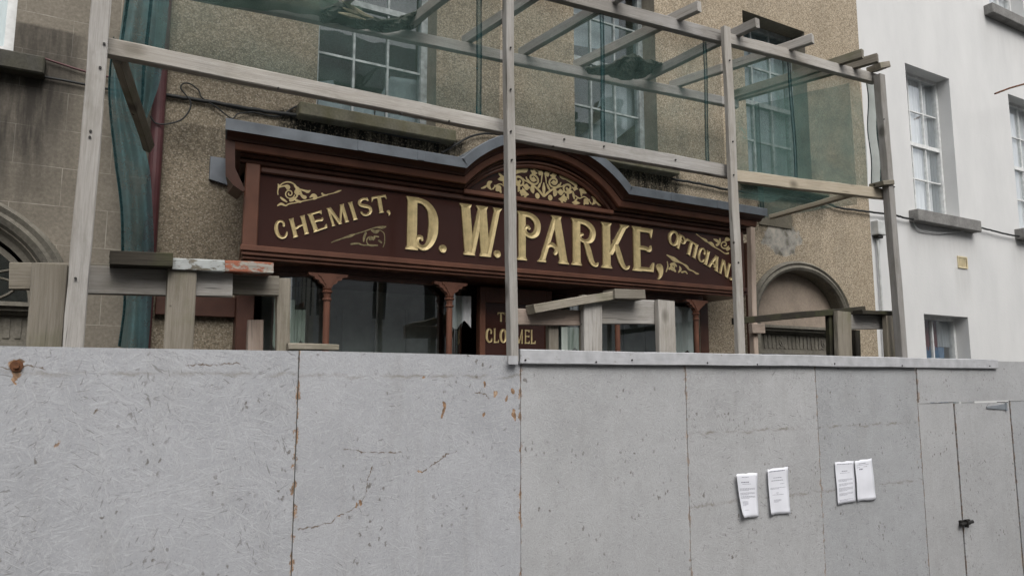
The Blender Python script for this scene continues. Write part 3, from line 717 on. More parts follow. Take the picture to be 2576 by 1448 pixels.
# cornice swept over the ends and the segmental arch
CXM, AW, AR = 2.635, 0.605, 0.0
SPL, SPR = 2.02, 3.25
def cornice_path(z0, rise, xl, xr, n=26):
    half = (SPR-SPL)/2; cx = (SPR+SPL)/2
    rad = (half*half+rise*rise)/(2*rise); a = math.asin(min(1, half/rad))
    arc = [(cx+rad*math.sin(-a+2*a*i/n), z0+rise-rad+rad*math.cos(-a+2*a*i/n)) for i in range(n+1)]
    return [(xl, z0)] + arc + [(xr, z0)]
def sweep(path, prof, cap=True):
    """prof: (outward offset, y) swept along an x,z path with mitres"""
    n = len(path); mb = MB(); rows = []
    for o, y in prof:
        r = []
        for i in range(n):
            d0 = np.array(path[i])-np.array(path[i-1]) if i else None
            d1 = np.array(path[i+1])-np.array(path[i]) if i < n-1 else None
            nn = []
            for d in (d0, d1):
                if d is not None: d = d/np.linalg.norm(d); nn.append(np.array((-d[1], d[0])))
            if len(nn) == 2:
                b = nn[0]+nn[1]; b /= np.linalg.norm(b); sc = 1/max(0.5, b.dot(nn[0]))
            else: b = nn[0]; sc = 1
            q = np.array(path[i])+b*o*sc; r.append((q[0], y, q[1]))
        rows.append(r)
    for a in range(len(rows)-1):
        for i in range(n-1): mb.quad(rows[a][i], rows[a][i+1], rows[a+1][i+1], rows[a+1][i])
    if cap:
        for i in (0, n-1): mb.add([r[i] for r in rows], [tuple(range(len(rows)))])
    return mb
path = cornice_path(3.735, 0.285, 0.64, 4.64)
# nested mouldings: each runs a little longer at the ends than the one below it
def crn(name, prof, ext, mat, z0=3.735, rise=0.285):
    p = cornice_path(z0, rise, 0.66-ext, 4.62+ext)
    mb = sweep(p, prof); x0 = min(v[0] for v in mb.v)+0.012          # left return splayed back to the wall
    mb.v = [(v[0]+(v[1]-(F-0.172))*0.145, v[1], v[2]) if v[0] < x0 else v for v in mb.v]
    return mb.build(name, M[mat], sf, weld=True)
crn("cornice_cove", [(-0.035, W), (-0.035, F-0.012), (-0.026, F-0.03), (-0.012, F-0.036), (-0.004, F-0.022), (-0.002, F-0.05), (0.012, F-0.066), (0.016, W)], 0.05, 'brown_dark')
crn("cornice_band", [(0.0165, W), (0.0165, F-0.085), (0.022, F-0.094), (0.060, F-0.104), (0.064, F-0.098), (0.064, W)], 0.085, 'brown')
crn("cornice_crown", [(0.0645, W), (0.0645, F-0.110), (0.080, F-0.118), (0.092, F-0.140), (0.105, F-0.163), (0.112, F-0.165), (0.112, W)], 0.125, 'brown_dark')
bk = [at(u, v, F-0.14) for u, v in ((569,344),(570,438),(590,462),(613,478),(620,474),(594,418),(594,352))]
splay(MB().prism([(p.x, p.z) for p in bk][::-1], F-0.105, F+0.10), F-0.105, 0.2).build("cornice_bracket", M['brown_dark'], sf)
crn("lead_flashing", [(0.098, F-0.166), (0.098, F-0.172), (0.158, F-0.172), (0.164, F-0.166), (0.176, W+0.002), (0.113, W+0.002), (0.113, F-0.166)], 0.135, 'lead')
for x in (1.28, 1.66, 3.72, 4.2): MB().box(x-0.022, x+0.022, F-0.176, F-0.1705, 3.834, 3.897).build("lead_joint", M['lead'], sf, bevel=0.002)
# lead soaker on the wall behind the left end
MB().prism([(0.52, 3.69), (0.655, 3.66), (0.655, 3.83), (0.52, 3.83)], W-0.03, W-0.002).build("lead_soaker", M['lead'], sf)
# lunette under the arch
half = (SPR-SPL)/2-0.03; rise = 0.235; rad = (half*half+rise*rise)/(2*rise); a = math.asin(half/rad); lcx = (SPR+SPL)/2
lun = [(lcx+rad*math.sin(-a+2*a*i/30), 3.728+rise-rad+rad*math.cos(-a+2*a*i/30)) for i in range(31)]
MB().prism(lun[::-1], F, F+0.05).build("lunette_panel", M['maroon'], sf)
sweep(lun, [(0.0, F+0.01), (0.0, F-0.02), (0.012, F-0.028), (0.024, F-0.024), (0.03, F-0.04), (0.04, F-0.04), (0.05, F+0.01)]).build("lunette_moulding", M['brown'], sf, weld=True)
MB().box(2.02, 3.25, F-0.05, F+0.02, 3.700, 3.733).build("lunette_base_moulding", M['brown'], sf, bevel=0.006)
m = MB(); m.box(0.742, 4.538, F-0.024, F+0.01, 3.662, 3.699); m.build("fascia_head_moulding", M['brown_dark'], sf, bevel=0.008)
m = MB().prism([(0.44, 3.96)]*3, 0, 0) if False else MB()
m.box(FX0+0.02, FX1-0.02, F+0.06, W-0.002, 3.70, 3.80); m.prism([(x, z) for x, z in lun[::-1]], F+0.06, W-0.002)
m.box(FX0+0.09, FX1-0.09, F+0.051, W+0.25, 3.166, 3.20)
m.build("cornice_backing", M['brown_dark'], sf)
# soffit frieze curving round the bays
def bay_path(xa, xb, curl_l, curl_r):
    pts = []
    for i in range(9):
        t = math.pi/2*i/8; pts.append((xa+curl_l[0]*(1-math.cos(t))*1.0, 4.29+curl_l[1]*(1-math.sin(t))))
    for i in range(9):
        t = math.pi/2*i/8; pts.append((xb-curl_r[0]*(1-math.sin(t)), 4.29+curl_r[1]*(1-math.cos(t))))
    return pts
bays = [bay_path(0.84, 2.27, (0.28, 0.33), (0.32, 0.52)), bay_path(2.93, 4.40, (0.32, 0.52), (0.26, 0.33))]
def wall_along(path, z0, z1, off=0.0, th=0.0):
    mb = MB(); n = len(path); out = []
    for i in range(n):
        d = np.array(path[min(i+1,n-1)])-np.array(path[max(i-1,0)]); d /= np.linalg.norm(d)
        q = np.array(path[i])+np.array((d[1], -d[0]))*off; q2 = np.array(path[i])+np.array((d[1], -d[0]))*(off-th); out.append((q, q2))
    for i in range(n-1):
        (a, a2), (b, b2) = out[i], out[i+1]
        mb.quad((*a, z0), (*b, z0), (*b, z1), (*a, z1))
        if th:
            mb.quad((*a2, z0), (*a2, z1), (*b2, z1), (*b2, z0)); mb.quad((*a, z0), (*a2, z0), (*b2, z0), (*b, z0)); mb.quad((*a, z1), (*b, z1), (*b2, z1), (*a2, z1))
    return mb
for b in bays:
    bw = wall_along(b, 3.128, 3.165, 0.018, 0.05); q = wall_along(b, 3.10, 3.127, 0.008, 0.04); bw.add(q.v, q.f)
    w = bw.build("bay_window", M['brown_dark'], sf, weld=True)
    q = wall_along(b, 0.62, 0.70, 0.012, 0.05); q2 = wall_along(b, 0.125, 0.62, 0.0, 0.04); q.add(q2.v, q2.f)
    q.build("stall_riser", M['brown_dark'], w, weld=True)
    wall_along(b, 0.70, 3.10, -0.012).build("glazing", M['shopglass'], w, smooth=True, weld=True)
# columns with bracket capitals
def column(x, y):
    m = MB()
    zt = 3.118
    m.lathe([(0.030, 0.13), (0.030, 0.30), (0.020, 0.33), (0.020, 2.955), (0.027, 2.96), (0.027, 2.97), (0.020, 2.975), (0.023, 3.00), (0.031, 3.006), (0.032, 3.014), (0.023, 3.02), (0.029, 3.028), (0.022, 3.036)], x, y, 14)
    sh = m.build("column", M['brown'], sf, smooth=False)
    pr = [(-0.022, 3.034), (0.022, 3.034), (0.030, 3.050), (0.054, 3.062), (0.060, 3.076), (0.084, 3.082), (0.090, 3.096), (0.124, 3.103), (0.128, zt), (-0.128, zt), (-0.124, 3.103), (-0.090, 3.096), (-0.084, 3.082), (-0.060, 3.076), (-0.054, 3.062), (-0.030, 3.050)]
    mb = MB().prism([(x+a*0.93, z) for a, z in pr], y-0.022, y+0.022)
    mb.prism([(x+a*0.5, z) for a, z in pr], y-0.028, y-0.0225)
    mb.build("capital", M['brown'], sh)
for x in (1.165, 1.965, 3.335, 4.125): column(x, 4.245)
# end pilasters where the shopfront meets the wall, door recess, stall signboard
for xa in (0.70, 4.42): MB().box(xa, xa+0.10, 4.50, W+0.1, 0.13, 3.16).build("pilaster", M['brown_dark'], sf, bevel=0.006)
MB().box(0.27, 0.70, W-0.05, W-0.004, 2.86, 2.98).build("side_panel_rail", M['brown_dark'], sf, bevel=0.004)
m = MB(); m.box(2.30, 2.345, 4.46, 4.52, 0.13, 3.14); m.box(2.85, 2.90, 4.46, 4.52, 0.13, 3.14); m.box(2.345, 2.85, 4.462, 4.518, 3.03, 3.14); m.box(2.345, 2.85, 4.462, 4.518, 0.13, 0.3)
dr = m.build("doorway_frame", M['brown'], sf, bevel=0.004)
MB().box(2.345, 2.85, 4.48, 4.50, 0.3, 3.03).build("signboard", M['maroon'], dr)
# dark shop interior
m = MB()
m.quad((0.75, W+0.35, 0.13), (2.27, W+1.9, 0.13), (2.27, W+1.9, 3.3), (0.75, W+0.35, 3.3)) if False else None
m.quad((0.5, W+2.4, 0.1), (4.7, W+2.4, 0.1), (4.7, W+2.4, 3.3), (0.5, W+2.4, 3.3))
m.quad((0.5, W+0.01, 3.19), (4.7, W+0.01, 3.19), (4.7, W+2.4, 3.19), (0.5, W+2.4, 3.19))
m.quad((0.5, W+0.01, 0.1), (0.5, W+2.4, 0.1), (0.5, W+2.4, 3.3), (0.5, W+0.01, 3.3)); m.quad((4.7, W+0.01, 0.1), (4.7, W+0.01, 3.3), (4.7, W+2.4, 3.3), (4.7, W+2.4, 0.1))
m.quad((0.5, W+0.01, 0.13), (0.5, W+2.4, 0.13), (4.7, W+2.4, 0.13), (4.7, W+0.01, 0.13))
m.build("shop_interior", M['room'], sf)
for (ua, ub, va, vb, y, mt) in ((690, 738, 752, 868, 4.47, 'reflection_green'), (738, 766, 778, 868, 4.48, 'reflection_green'), (1136, 1184, 742, 818, 4.47, 'curtain'), (1412, 1462, 822, 885, 4.46, 'reflection_green'), (1696, 1744, 770, 890, 4.44, 'curtain')):  # added pale sheets behind the shop glass, standing in for bright reflections
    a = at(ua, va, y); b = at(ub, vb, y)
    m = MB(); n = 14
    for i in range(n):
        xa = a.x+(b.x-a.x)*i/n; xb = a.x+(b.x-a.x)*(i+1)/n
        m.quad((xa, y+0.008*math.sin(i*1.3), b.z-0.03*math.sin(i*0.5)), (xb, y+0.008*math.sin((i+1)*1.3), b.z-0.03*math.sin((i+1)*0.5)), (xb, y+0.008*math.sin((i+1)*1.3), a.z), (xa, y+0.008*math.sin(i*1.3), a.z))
    m.build("reflection_sheet", M[mt], sf, smooth=True, weld=True)

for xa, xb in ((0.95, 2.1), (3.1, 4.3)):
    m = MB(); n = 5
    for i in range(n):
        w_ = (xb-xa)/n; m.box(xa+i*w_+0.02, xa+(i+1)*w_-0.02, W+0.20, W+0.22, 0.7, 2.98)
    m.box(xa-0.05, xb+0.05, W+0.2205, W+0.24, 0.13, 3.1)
    m.build("reflection_backing", m_plain("grey_reflection_panel", (0.33, 0.345, 0.335), 0.7), sf)  # added panels whose grey stands in for the street reflected in the glass

# ------------------------------------------------------------------ gilt lettering: V-cut strokes from a distance field
def glyph(ch, hw=0.096):
    """strokes in units of cap height: ('p', convex polygon) or ('c', points x, y, half-width)"""
    def stem(xa, xb, y0=0.0, y1=1.0, s0=0.035, s1=0.035, dx=0.0):
        out = [('p', [(xa, y0), (xb, y0), (xb+dx, y1), (xa+dx, y1)])]
        if s0: out.append(('p', [(xa-s0, y0), (xb+s0, y0), (xb+dx*0.07, y0+0.075), (xa+dx*0.07, y0+0.075)]))
        if s1: out.append(('p', [(xa+dx*0.93, y1-0.075), (xb+dx*0.93, y1-0.075), (xb+dx+s1, y1), (xa+dx-s1, y1)]))
        return out
    c = lambda *pts: [('c', pts)]
    w = hw*2
    if ch == 'D': return 0.65, stem(.035, .035+w) + c((.15,.945,.05),(.30,.94,.05),(.42,.89,.06),(.51,.79,.075),(.557,.65,hw),(.565,.5,hw),(.555,.35,hw),(.515,.2,.078),(.45,.1,.06),(.36,.055,.05),(.27,.085,.042),(.228,.16,.042),(.25,.24,.042),(.315,.25,.035),(.335,.20,.02))
    if ch == 'W': return 0.84, stem(.13,.13+w*.9,0,1,.03,.035,-.085) + stem(.195,.195+w*.62,0,1,0,0,.20) + stem(.45,.45+w*.9,0,1,.03,.035,-.075) + stem(.525,.525+w*.6,0,1,0,.04,.20)
    if ch == 'P': return 0.58, stem(.05,.05+w*.8) + c((.13,.945,.05),(.27,.945,.05),(.38,.90,.06),(.46,.81,.07),(.475,.70,.07),(.44,.58,.065),(.35,.52,.055),(.26,.525,.045),(.20,.58,.04),(.195,.66,.04),(.25,.70,.035),(.285,.665,.03))
    if ch == 'R': return 0.60, stem(.05,.05+w*.8) + c((.13,.945,.05),(.27,.945,.05),(.38,.90,.06),(.46,.81,.07),(.475,.70,.07),(.44,.59,.062),(.36,.535,.05),(.27,.535,.04),(.205,.585,.035),(.205,.655,.035),(.25,.675,.03)) + c((.31,.52,.05),(.36,.40,.065),(.40,.25,.07),(.44,.12,.06),(.49,.05,.045),(.55,.04,.03),(.575,.09,.015))
    if ch == 'A': return 0.66, stem(.05,.05+w*.55,0,1,.04,0,.30) + stem(.49,.49+w*.85,0,1,.035,.03,-.16) + c((.12,.14,.03),(.17,.27,.045),(.24,.36,.05),(.32,.38,.05),(.39,.33,.045),(.41,.25,.04),(.385,.20,.035))
    if ch == 'K': return 0.62, stem(.05,.05+w*.8) + stem(.13,.13+w*.62,.30,1,0,.04,.33) + c((.30,.60,.05),(.35,.44,.068),(.40,.26,.07),(.45,.12,.06),(.50,.05,.045),(.56,.04,.03),(.60,.09,.015))
    if ch == 'E': return 0.56, stem(.05,.05+w*.8) + [('p',[(.12,.90),(.50,.89),(.50,.99),(.12,.99)]), ('p',[(.42,.90),(.47,.76),(.515,.98),(.50,.99)]), ('p',[(.12,.01),(.50,.01),(.50,.10),(.12,.10)]), ('p',[(.42,.09),(.505,.0),(.53,.22),(.50,.22)])] + c((.12,.51,.045),(.22,.535,.045),(.32,.53,.045),(.40,.50,.05),(.445,.53,.04),(.455,.60,.012))
    if ch == 'C': return 0.66, c((.50,.66,.06),(.52,.76,.055),(.47,.88,.055),(.36,.945,.055),(.25,.92,.065),(.16,.81,.08),(.11,.65,.09),(.10,.5,.092),(.115,.34,.09),(.17,.19,.08),(.27,.08,.065),(.38,.055,.055),(.49,.10,.05),(.56,.20,.045),(.59,.30,.02))
    if ch == 'H': return 0.80, stem(.06,.06+w) + stem(.58,.58+w) + c((.15,.46,.04),(.30,.45,.05),(.38,.50,.045),(.50,.52,.04),(.62,.52,.04))
    if ch == 'M': return 1.05, stem(.05,.05+w*.7) + stem(.76,.76+w) + stem(.42,.42+w*.6,0,1,.0,0,.36) + stem(.40,.40+w,0,1,0,.0,-.33)
    if ch == 'I': return 0.34, stem(.08,.08+w)
    if ch == 'S': return 0.64, c((.52,.97,.015),(.53,.80,.03),(.47,.90,.05),(.34,.945,.055),(.20,.90,.065),(.13,.79,.075),(.15,.66,.08),(.27,.57,.085),(.40,.50,.085),(.51,.40,.08),(.53,.25,.075),(.46,.12,.065),(.32,.055,.055),(.18,.09,.055),(.11,.20,.045),(.10,.26,.045))
    if ch == 'T': return 0.72, stem(.28,.28+w,0,.97) + [('p',[(.02,.88),(.70,.88),(.70,1.0),(.02,1.0)]), ('p',[(.0,.70),(.10,.89),(.10,.98),(.02,1.0)]), ('p',[(.62,.89),(.72,.70),(.70,1.0),(.62,.98)])]
    if ch == 'O': return 0.66, c(*[(.33+.24*math.cos(q*math.pi/10), .5+.44*math.sin(q*math.pi/10), .058+.035*abs(math.cos(q*math.pi/10))) for q in range(21)])
    if ch == 'N': return 0.80, stem(.06,.06+w*.7) + stem(.60,.60+w*.7) + stem(.56,.56+w,0,1,0,0,-.50)
    if ch == 'L': return 0.56, stem(.06,.06+w) + [('p',[(.12,.01),(.50,.01),(.50,.10),(.12,.10)]), ('p',[(.42,.09),(.505,.0),(.53,.24),(.50,.24)])]
    if ch == '.': return 0.2, c((.10,.075,.075),(.101,.076,.075))
    if ch == ',': return 0.24, c((.12,.10,.08),(.135,.06,.07),(.14,-.02,.045),(.11,-.09,.02),(.08,-.12,.008))
    return 0.3, []

def gilt(parent, name, strokes, org, ex, ey, wscale, mat, res=0.003, plane=F, rim=0.011, slope=0.42, flat=False):
    """mesh the union of strokes mapped by org + x*ex + y*ey on the plane y = plane"""
    T = lambda x, y: np.array((org[0]+x*ex[0]+y*ey[0], org[1]+x*ex[1]+y*ey[1]))
    prims = []; lo = np.array((1e9, 1e9)); hi = -lo
    for kind, pts in strokes:
        if kind == 'p':
            q = [T(*p) for p in pts]
            ar = sum(q[i][0]*q[(i+1)%len(q)][1]-q[(i+1)%len(q)][0]*q[i][1] for i in range(len(q)))
            if ar < 0: q = q[::-1]
            prims.append(('p', q)); 
            for p in q: lo = np.minimum(lo, p); hi = np.maximum(hi, p)
        else:
            s = smooth_curve(pts, 5) if len(pts) > 2 else [np.array(p, float) for p in pts]
            q = [(*T(p[0], p[1]), max(0.0008, p[2]*wscale)) for p in s]
            prims.append(('c', q))
            for p in q: lo = np.minimum(lo, np.array(p[:2])-p[2]); hi = np.maximum(hi, np.array(p[:2])+p[2])
    lo -= res*1.5; hi += res*1.5
    nx = int((hi[0]-lo[0])/res)+2; nz = int((hi[1]-lo[1])/res)+2
    X, Z = np.meshgrid(lo[0]+np.arange(nx)*res, lo[1]+np.arange(nz)*res, indexing='ij')
    P = np.full(X.shape, -1.0)
    for kind, q in prims:
        if kind == 'p':
            d = np.full(X.shape, 1e3)
            for i in range(len(q)):
                a = q[i]; b = q[(i+1)%len(q)]; e = b-a; L = np.linalg.norm(e)
                if L < 1e-9: continue
                d = np.minimum(d, (e[0]*(Z-a[1])-e[1]*(X-a[0]))/L)
            P = np.maximum(P, d)
        else:
            for a, b in zip(q[:-1], q[1:]):
                ex_, ez_ = b[0]-a[0], b[1]-a[1]; L2 = ex_*ex_+ez_*ez_+1e-12
                t = np.clip(((X-a[0])*ex_+(Z-a[1])*ez_)/L2, 0, 1)
                P = np.maximum(P, a[2]+(b[2]-a[2])*t-np.hypot(X-a[0]-t*ex_, Z-a[1]-t*ez_))
    verts = []; faces = []; cache = {}
    def vert(x, z, ph, back=False):
        key = (round(x*2e5), round(z*2e5), back)
        if key not in cache:
            y = plane+0.002 if back else (plane-rim if flat else plane-rim+min(slope*max(ph, 0), rim-0.0012))
            cache[key] = len(verts); verts.append((x, y, z))
        return cache[key]
    inside = P > 0
    any_ = inside[:-1,:-1] | inside[1:,:-1] | inside[1:,1:] | inside[:-1,1:]
    for i, j in zip(*np.nonzero(any_)):
        cs = [(i,j),(i+1,j),(i+1,j+1),(i,j+1)]
        ph = [P[c] for c in cs]; xy = [(X[c], Z[c]) for c in cs]
        if min(ph) > 0:
            faces.append([vert(*xy[k], ph[k]) for k in range(4)]); continue
        poly = []; edge = []
        for k in range(4):
            k2 = (k+1) % 4; a, b = ph[k], ph[k2]
            if a > 0: poly.append((*xy[k], a))
            if (a > 0) != (b > 0):
                t = a/(a-b); poly.append((xy[k][0]+(xy[k2][0]-xy[k][0])*t, xy[k][1]+(xy[k2][1]-xy[k][1])*t, 0.0)); edge.append(poly[-1])
        if len(poly) >= 3:
            ids = []
            for p in poly:
                vtx = vert(*p)
                if not ids or ids[-1] != vtx: ids.append(vtx)
            if ids[0] == ids[-1]: ids.pop()
            if len(ids) >= 3: faces.append(ids)
            if len(edge) == 2:
                a, b = edge; q = [vert(*a), vert(*b), vert(*b, back=True), vert(*a, back=True)]
                if len(set(q)) == 4: faces.append(q)
    mb = MB(); mb.v = verts; mb.f = [tuple(f) for f in faces]
    return mb.build(name, mat, parent)

L0, L1 = 3.302, 3.642
for ch, xa, xb in (('D', 1.632, 1.85), ('W', 2.000, 2.312), ('P', 2.437, 2.647), ('A', 2.602, 2.862), ('R', 2.885, 3.135), ('K', 3.150, 3.425), ('E', 3.440, 3.672)):
    wd, st = glyph(ch)
    gilt(sf, "gilt_letter", st, (xa, L0), ((xb-xa)/wd, 0), (0, L1-L0), L1-L0, M['gold'])["label"] = "large gilt letter " + ch
for ch, xa, k in (('.', 1.855, 0.34), ('.', 2.255, 0.34), (',', 3.665, 0.40)):
    wd, st = glyph(ch); gilt(sf, "gilt_stop" if ch == '.' else "gilt_comma", st, (xa, L0), (k, 0), (0, k), k, M['gold'])
def z3(x, y): p = at((x/4.827+980)/1.4907, (y/4.827+660)/1.4907, F); return np.array((p.x, p.z))
def z4(x, y): p = at((x/4.8275+2420)/1.4907, (y/4.8275+780)/1.4907, F); return np.array((p.x, p.z))
def z5(x, y): p = at((x/4.1548+1720)/1.4907, (y/4.1548+580)/1.4907, F); return np.array((p.x, p.z))
def put_letter(ch, bl, br, tl, hw=0.088, mat='gold', res=0.0024, plane=F, nm="gilt_letter", rim=0.009):
    wd, st = glyph(ch, hw); ex = (br-bl)/wd; ey = tl-bl
    o = gilt(sf, nm, st, bl, ex, ey, (np.linalg.norm(ex)+np.linalg.norm(ey))/2, M[mat], res, plane, rim, 0.5)
    return o
for ch, bl, br, tl in (('C', (272,1172), (505,1100), (198,838)), ('H', (560,1125), (868,1040), (478,785)), ('E', (928,1030), (1218,935), (812,700)), ('M', (1265,918), (1612,820), (1165,590)), ('I', (1640,812), (1760,780), (1540,490)), ('S', (1790,752), (2035,690), (1702,432)), ('T', (2032,694), (2300,645), (1980,385)), (',', (2262,690), (2340,670), (2180,370))):
    put_letter(ch, z3(*bl), z3(*br), z3(*tl))
by = lambda x: 730+(x-570)*0.59
for ch, xa, xb in (('O', 378, 570), ('P', 545, 690), ('T', 680, 855), ('I', 825, 905), ('C', 915, 1050), ('I', 1035, 1115), ('A', 1110, 1300), ('N', 1315, 1490), ('.', 1505, 1565)):
    bl = np.array((xa, by(xa))); br = np.array((xb, by(xb))); tl = bl+np.array((58, -250))
    put_letter(ch, z4(*bl), z4(*br), z4(*tl), 0.095)
# doorway signboard: THE / CLONMEL
PY = 4.48
x = 2.352
for ch, wd in zip("CLONMEL", (0.062, 0.052, 0.062, 0.066, 0.076, 0.05, 0.05)):
    put_letter(ch, np.array((x, 2.748)), np.array((x+wd*0.93, 2.748)), np.array((x, 2.850)), 0.06, 'gold', 0.002, PY, "gilt_letter", 0.006); x += wd
x = 2.448
for ch, wd in zip("THE", (0.062, 0.068, 0.055)):
    put_letter(ch, np.array((x, 2.900)), np.array((x+wd*0.9, 2.900)), np.array((x, 2.965)), 0.07, 'gold', 0.002, PY, "gilt_letter", 0.006); x += wd

# ornaments
def spiral(cx, cy, r0, r1, turns, a0, w0, w1, n=22):
    return ('c', [(cx+(r0+(r1-r0)*i/n)*math.cos(a0+2*math.pi*turns*i/n), cy+(r0+(r1-r0)*i/n)*math.sin(a0+2*math.pi*turns*i/n), w0+(w1-w0)*i/n) for i in range(n+1)])
def leaf(x, y, dx, dy, w):
    """three-lobed leaf blade growing from x, y"""
    nx, ny = -dy*0.45, dx*0.45
    return [('c', [(x, y, w*.25), (x+dx*.35, y+dy*.35, w), (x+dx*.7, y+dy*.7, w*.7), (x+dx, y+dy, w*.1)]),
            ('c', [(x+dx*.2, y+dy*.2, w*.5), (x+dx*.5+nx, y+dy*.5+ny, w*.45), (x+dx*.6+nx*1.5, y+dy*.6+ny*1.5, w*.08)]),
            ('c', [(x+dx*.2, y+dy*.2, w*.5), (x+dx*.5-nx, y+dy*.5-ny, w*.45), (x+dx*.6-nx*1.5, y+dy*.6-ny*1.5, w*.08)])]
PXM = np.linalg.norm(z5(1500, 500)-z5(1400, 500))/100
def map_strokes(strokes, f, k, mirror=None):
    out = []
    for kind, pts in strokes:
        q = []
        for p in pts:
            a = f(p[0], p[1]); xx = a[0] if mirror is None else 2*mirror-a[0]
            q.append((xx, a[1], p[2]*k))
        out.append((kind, q))
    return out
lu = [('c', [(1335,650,9),(1370,610,13),(1430,560,12),(1510,522,10),(1565,490,9),(1590,440,8)]), spiral(1482,425,92,22,1.35,0.5,9,14), spiral(1700,520,85,18,1.3,0.9,10,14),
      ('c', [(1590,350,12),(1650,360,20),(1720,395,24),(1790,440,26),(1830,490,10)]), ('c', [(1570,310,8),(1610,345,24),(1680,370,18)]), ('c', [(1770,420,14),(1830,440,12),(1835,520,5)]),
      ('c', [(1285,290,26),(1300,300,10),(1292,360,8),(1285,440,5)]), ('c', [(1355,270,8),(1380,300,24),(1385,330,12)]), ('c', [(1400,280,5),(1480,270,5),(1530,285,4)]), ('c', [(1325,440,6),(1325,520,20),(1325,590,14),(1325,640,4)]),
      ('c', [(1380,470,10),(1400,520,14),(1420,550,6)]), ('c', [(1425,640,8),(1425,670,30),(1420,700,8)]), ('c', [(1500,560,20),(1500,600,28),(1490,640,10)]),
      ('c', [(1820,640,6),(1880,680,8),(1950,655,6),(2010,690,6),(2060,760,8)]), ('c', [(1540,510,7),(1620,490,7),(1640,470,6)]), ('c', [(2075,660,8),(2110,690,20),(2115,740,20),(2080,775,6)]), ('c', [(2140,735,8),(2170,770,12),(2210,795,5)]),
      ('c', [(1700,590,9),(1700,640,15),(1710,690,6)]), ('c', [(1780,580,9),(1790,640,16),(1800,690,7)]), ('c', [(1690,575,12),(1760,570,10)])]
lu += leaf(1480,360,-10,-75,26) + leaf(1480,400,0,70,18) + leaf(1590,620,-5,-80,30) + leaf(1600,690,90,-20,28) + leaf(1560,690,130,15,24) + leaf(1770,745,120,10,22) + leaf(1880,545,110,55,28) + leaf(1960,700,60,70,30) + leaf(1800,560,20,-70,18)
mid = z5(1325, 500)[0]
gilt(sf, "lunette_scrollwork", map_strokes(lu, z5, PXM*1.12) + map_strokes(lu, z5, PXM*1.12, mid), (0,0), (1,0), (0,1), 1.0, M['gold'], 0.0026, F, 0.0025, 0, True)
PX3 = np.linalg.norm(z3(1000, 600)-z3(900, 600))/100
o1 = [('c', [(300,145,6),(320,185,20),(300,220,7)]), spiral(480,290,185,175,0.72,2.9,9,14,26), spiral(510,320,95,15,1.5,0.3,9,10), ('c', [(330,200,12),(420,180,14),(480,200,38),(470,240,12)]), ('c', [(600,180,12),(660,240,34),(640,300,38),(690,330,10)]),
      ('c', [(700,240,10),(790,270,18),(840,285,24),(885,262,6)]), ('c', [(705,270,14),(730,350,22),(780,385,32),(810,370,6)]), ('c', [(350,390,12),(400,430,20),(460,470,10)]), ('c', [(530,440,26),(590,410,18),(650,370,10)]), ('c', [(630,440,20),(690,465,22),(730,460,6)]),
      ('c', [(295,535,10),(360,505,20),(440,535,12),(500,505,10),(640,480,9),(780,448,9),(900,425,8),(1050,385,8),(1200,335,8),(1310,310,6)]), ('c', [(880,385,10),(940,350,30),(985,385,30),(950,410,20)]), ('c', [(1100,320,16),(1130,345,16),(1190,345,8)]), ('c', [(1320,305,8),(1390,280,14),(1445,260,5)])]
gilt(sf, "corner_scrollwork", map_strokes(o1, z3, PX3*1.05), (0,0), (1,0), (0,1), 1.0, M['gold'], 0.0022, F, 0.0022, 0, True)
o2 = [('c', [(1265,1205,6),(1330,1175,12),(1420,1145,9),(1520,1110,14),(1620,1080,24),(1700,1050,9),(1850,1005,10),(1990,955,9),(2090,930,14),(2190,930,26),(2255,915,6)]), ('c', [(2000,985,16),(2070,1010,32),(2130,985,14)]), ('c', [(2150,980,5),(2215,1030,7),(2232,1120,7),(2225,1220,8),(2200,1290,5)]),
      ('c', [(1890,1030,18),(1860,1110,20),(1850,1180,12)]), ('c', [(1970,1140,26),(2040,1130,16),(2050,1090,14),(2120,1100,12)]), ('c', [(1625,1230,14),(1740,1220,16),(1850,1250,9),(1980,1250,12),(2100,1255,12)]), ('c', [(2130,1170,20),(2170,1200,16)]), spiral(1990,1160,110,40,0.8,1.2,9,9)]
gilt(sf, "corner_scrollwork", map_strokes(o2, z3, PX3*1.05), (0,0), (1,0), (0,1), 1.0, M['gold_dull'], 0.0022, F, 0.0022, 0, True)
PX4 = np.linalg.norm(z4(1000, 700)-z4(900, 700))/100
o3 = [('c', [(920,470,6),(1000,530,6),(1090,585,18),(1130,620,8),(1200,650,26),(1260,710,9),(1350,760,8),(1440,820,8),(1500,818,12)]), ('c', [(1240,565,8),(1290,590,20),(1340,620,18),(1350,560,14)]), ('c', [(1440,590,8),(1480,560,30),(1520,575,12)]), spiral(1430,660,80,20,1.2,0.4,9,10), ('c', [(1290,670,18),(1330,650,12)]), ('c', [(1480,740,26),(1520,730,16)])]
o4 = [('c', [(390,850,8),(450,885,16),(520,930,30),(600,970,14),(680,1010,8),(750,1060,18),(790,1110,12),(860,1140,8),(920,1180,12),(965,1190,5)]), ('c', [(395,970,6),(405,1060,10),(375,1150,7)]), ('c', [(460,1020,16),(520,1010,18),(560,1050,10)]), ('c', [(430,1100,12),(480,1080,22),(540,1140,14)]), ('c', [(620,1060,8),(635,1110,18),(600,1160,8)]), ('c', [(660,1160,12),(720,1150,10),(755,1185,8)]), spiral(500,1070,60,25,0.9,1.0,7,7)]
for o in (o3, o4): gilt(sf, "corner_scrollwork", map_strokes(o, z4, PX4*1.0), (0,0), (1,0), (0,1), 1.0, M['gold'], 0.0024, F, 0.0022, 0, True)

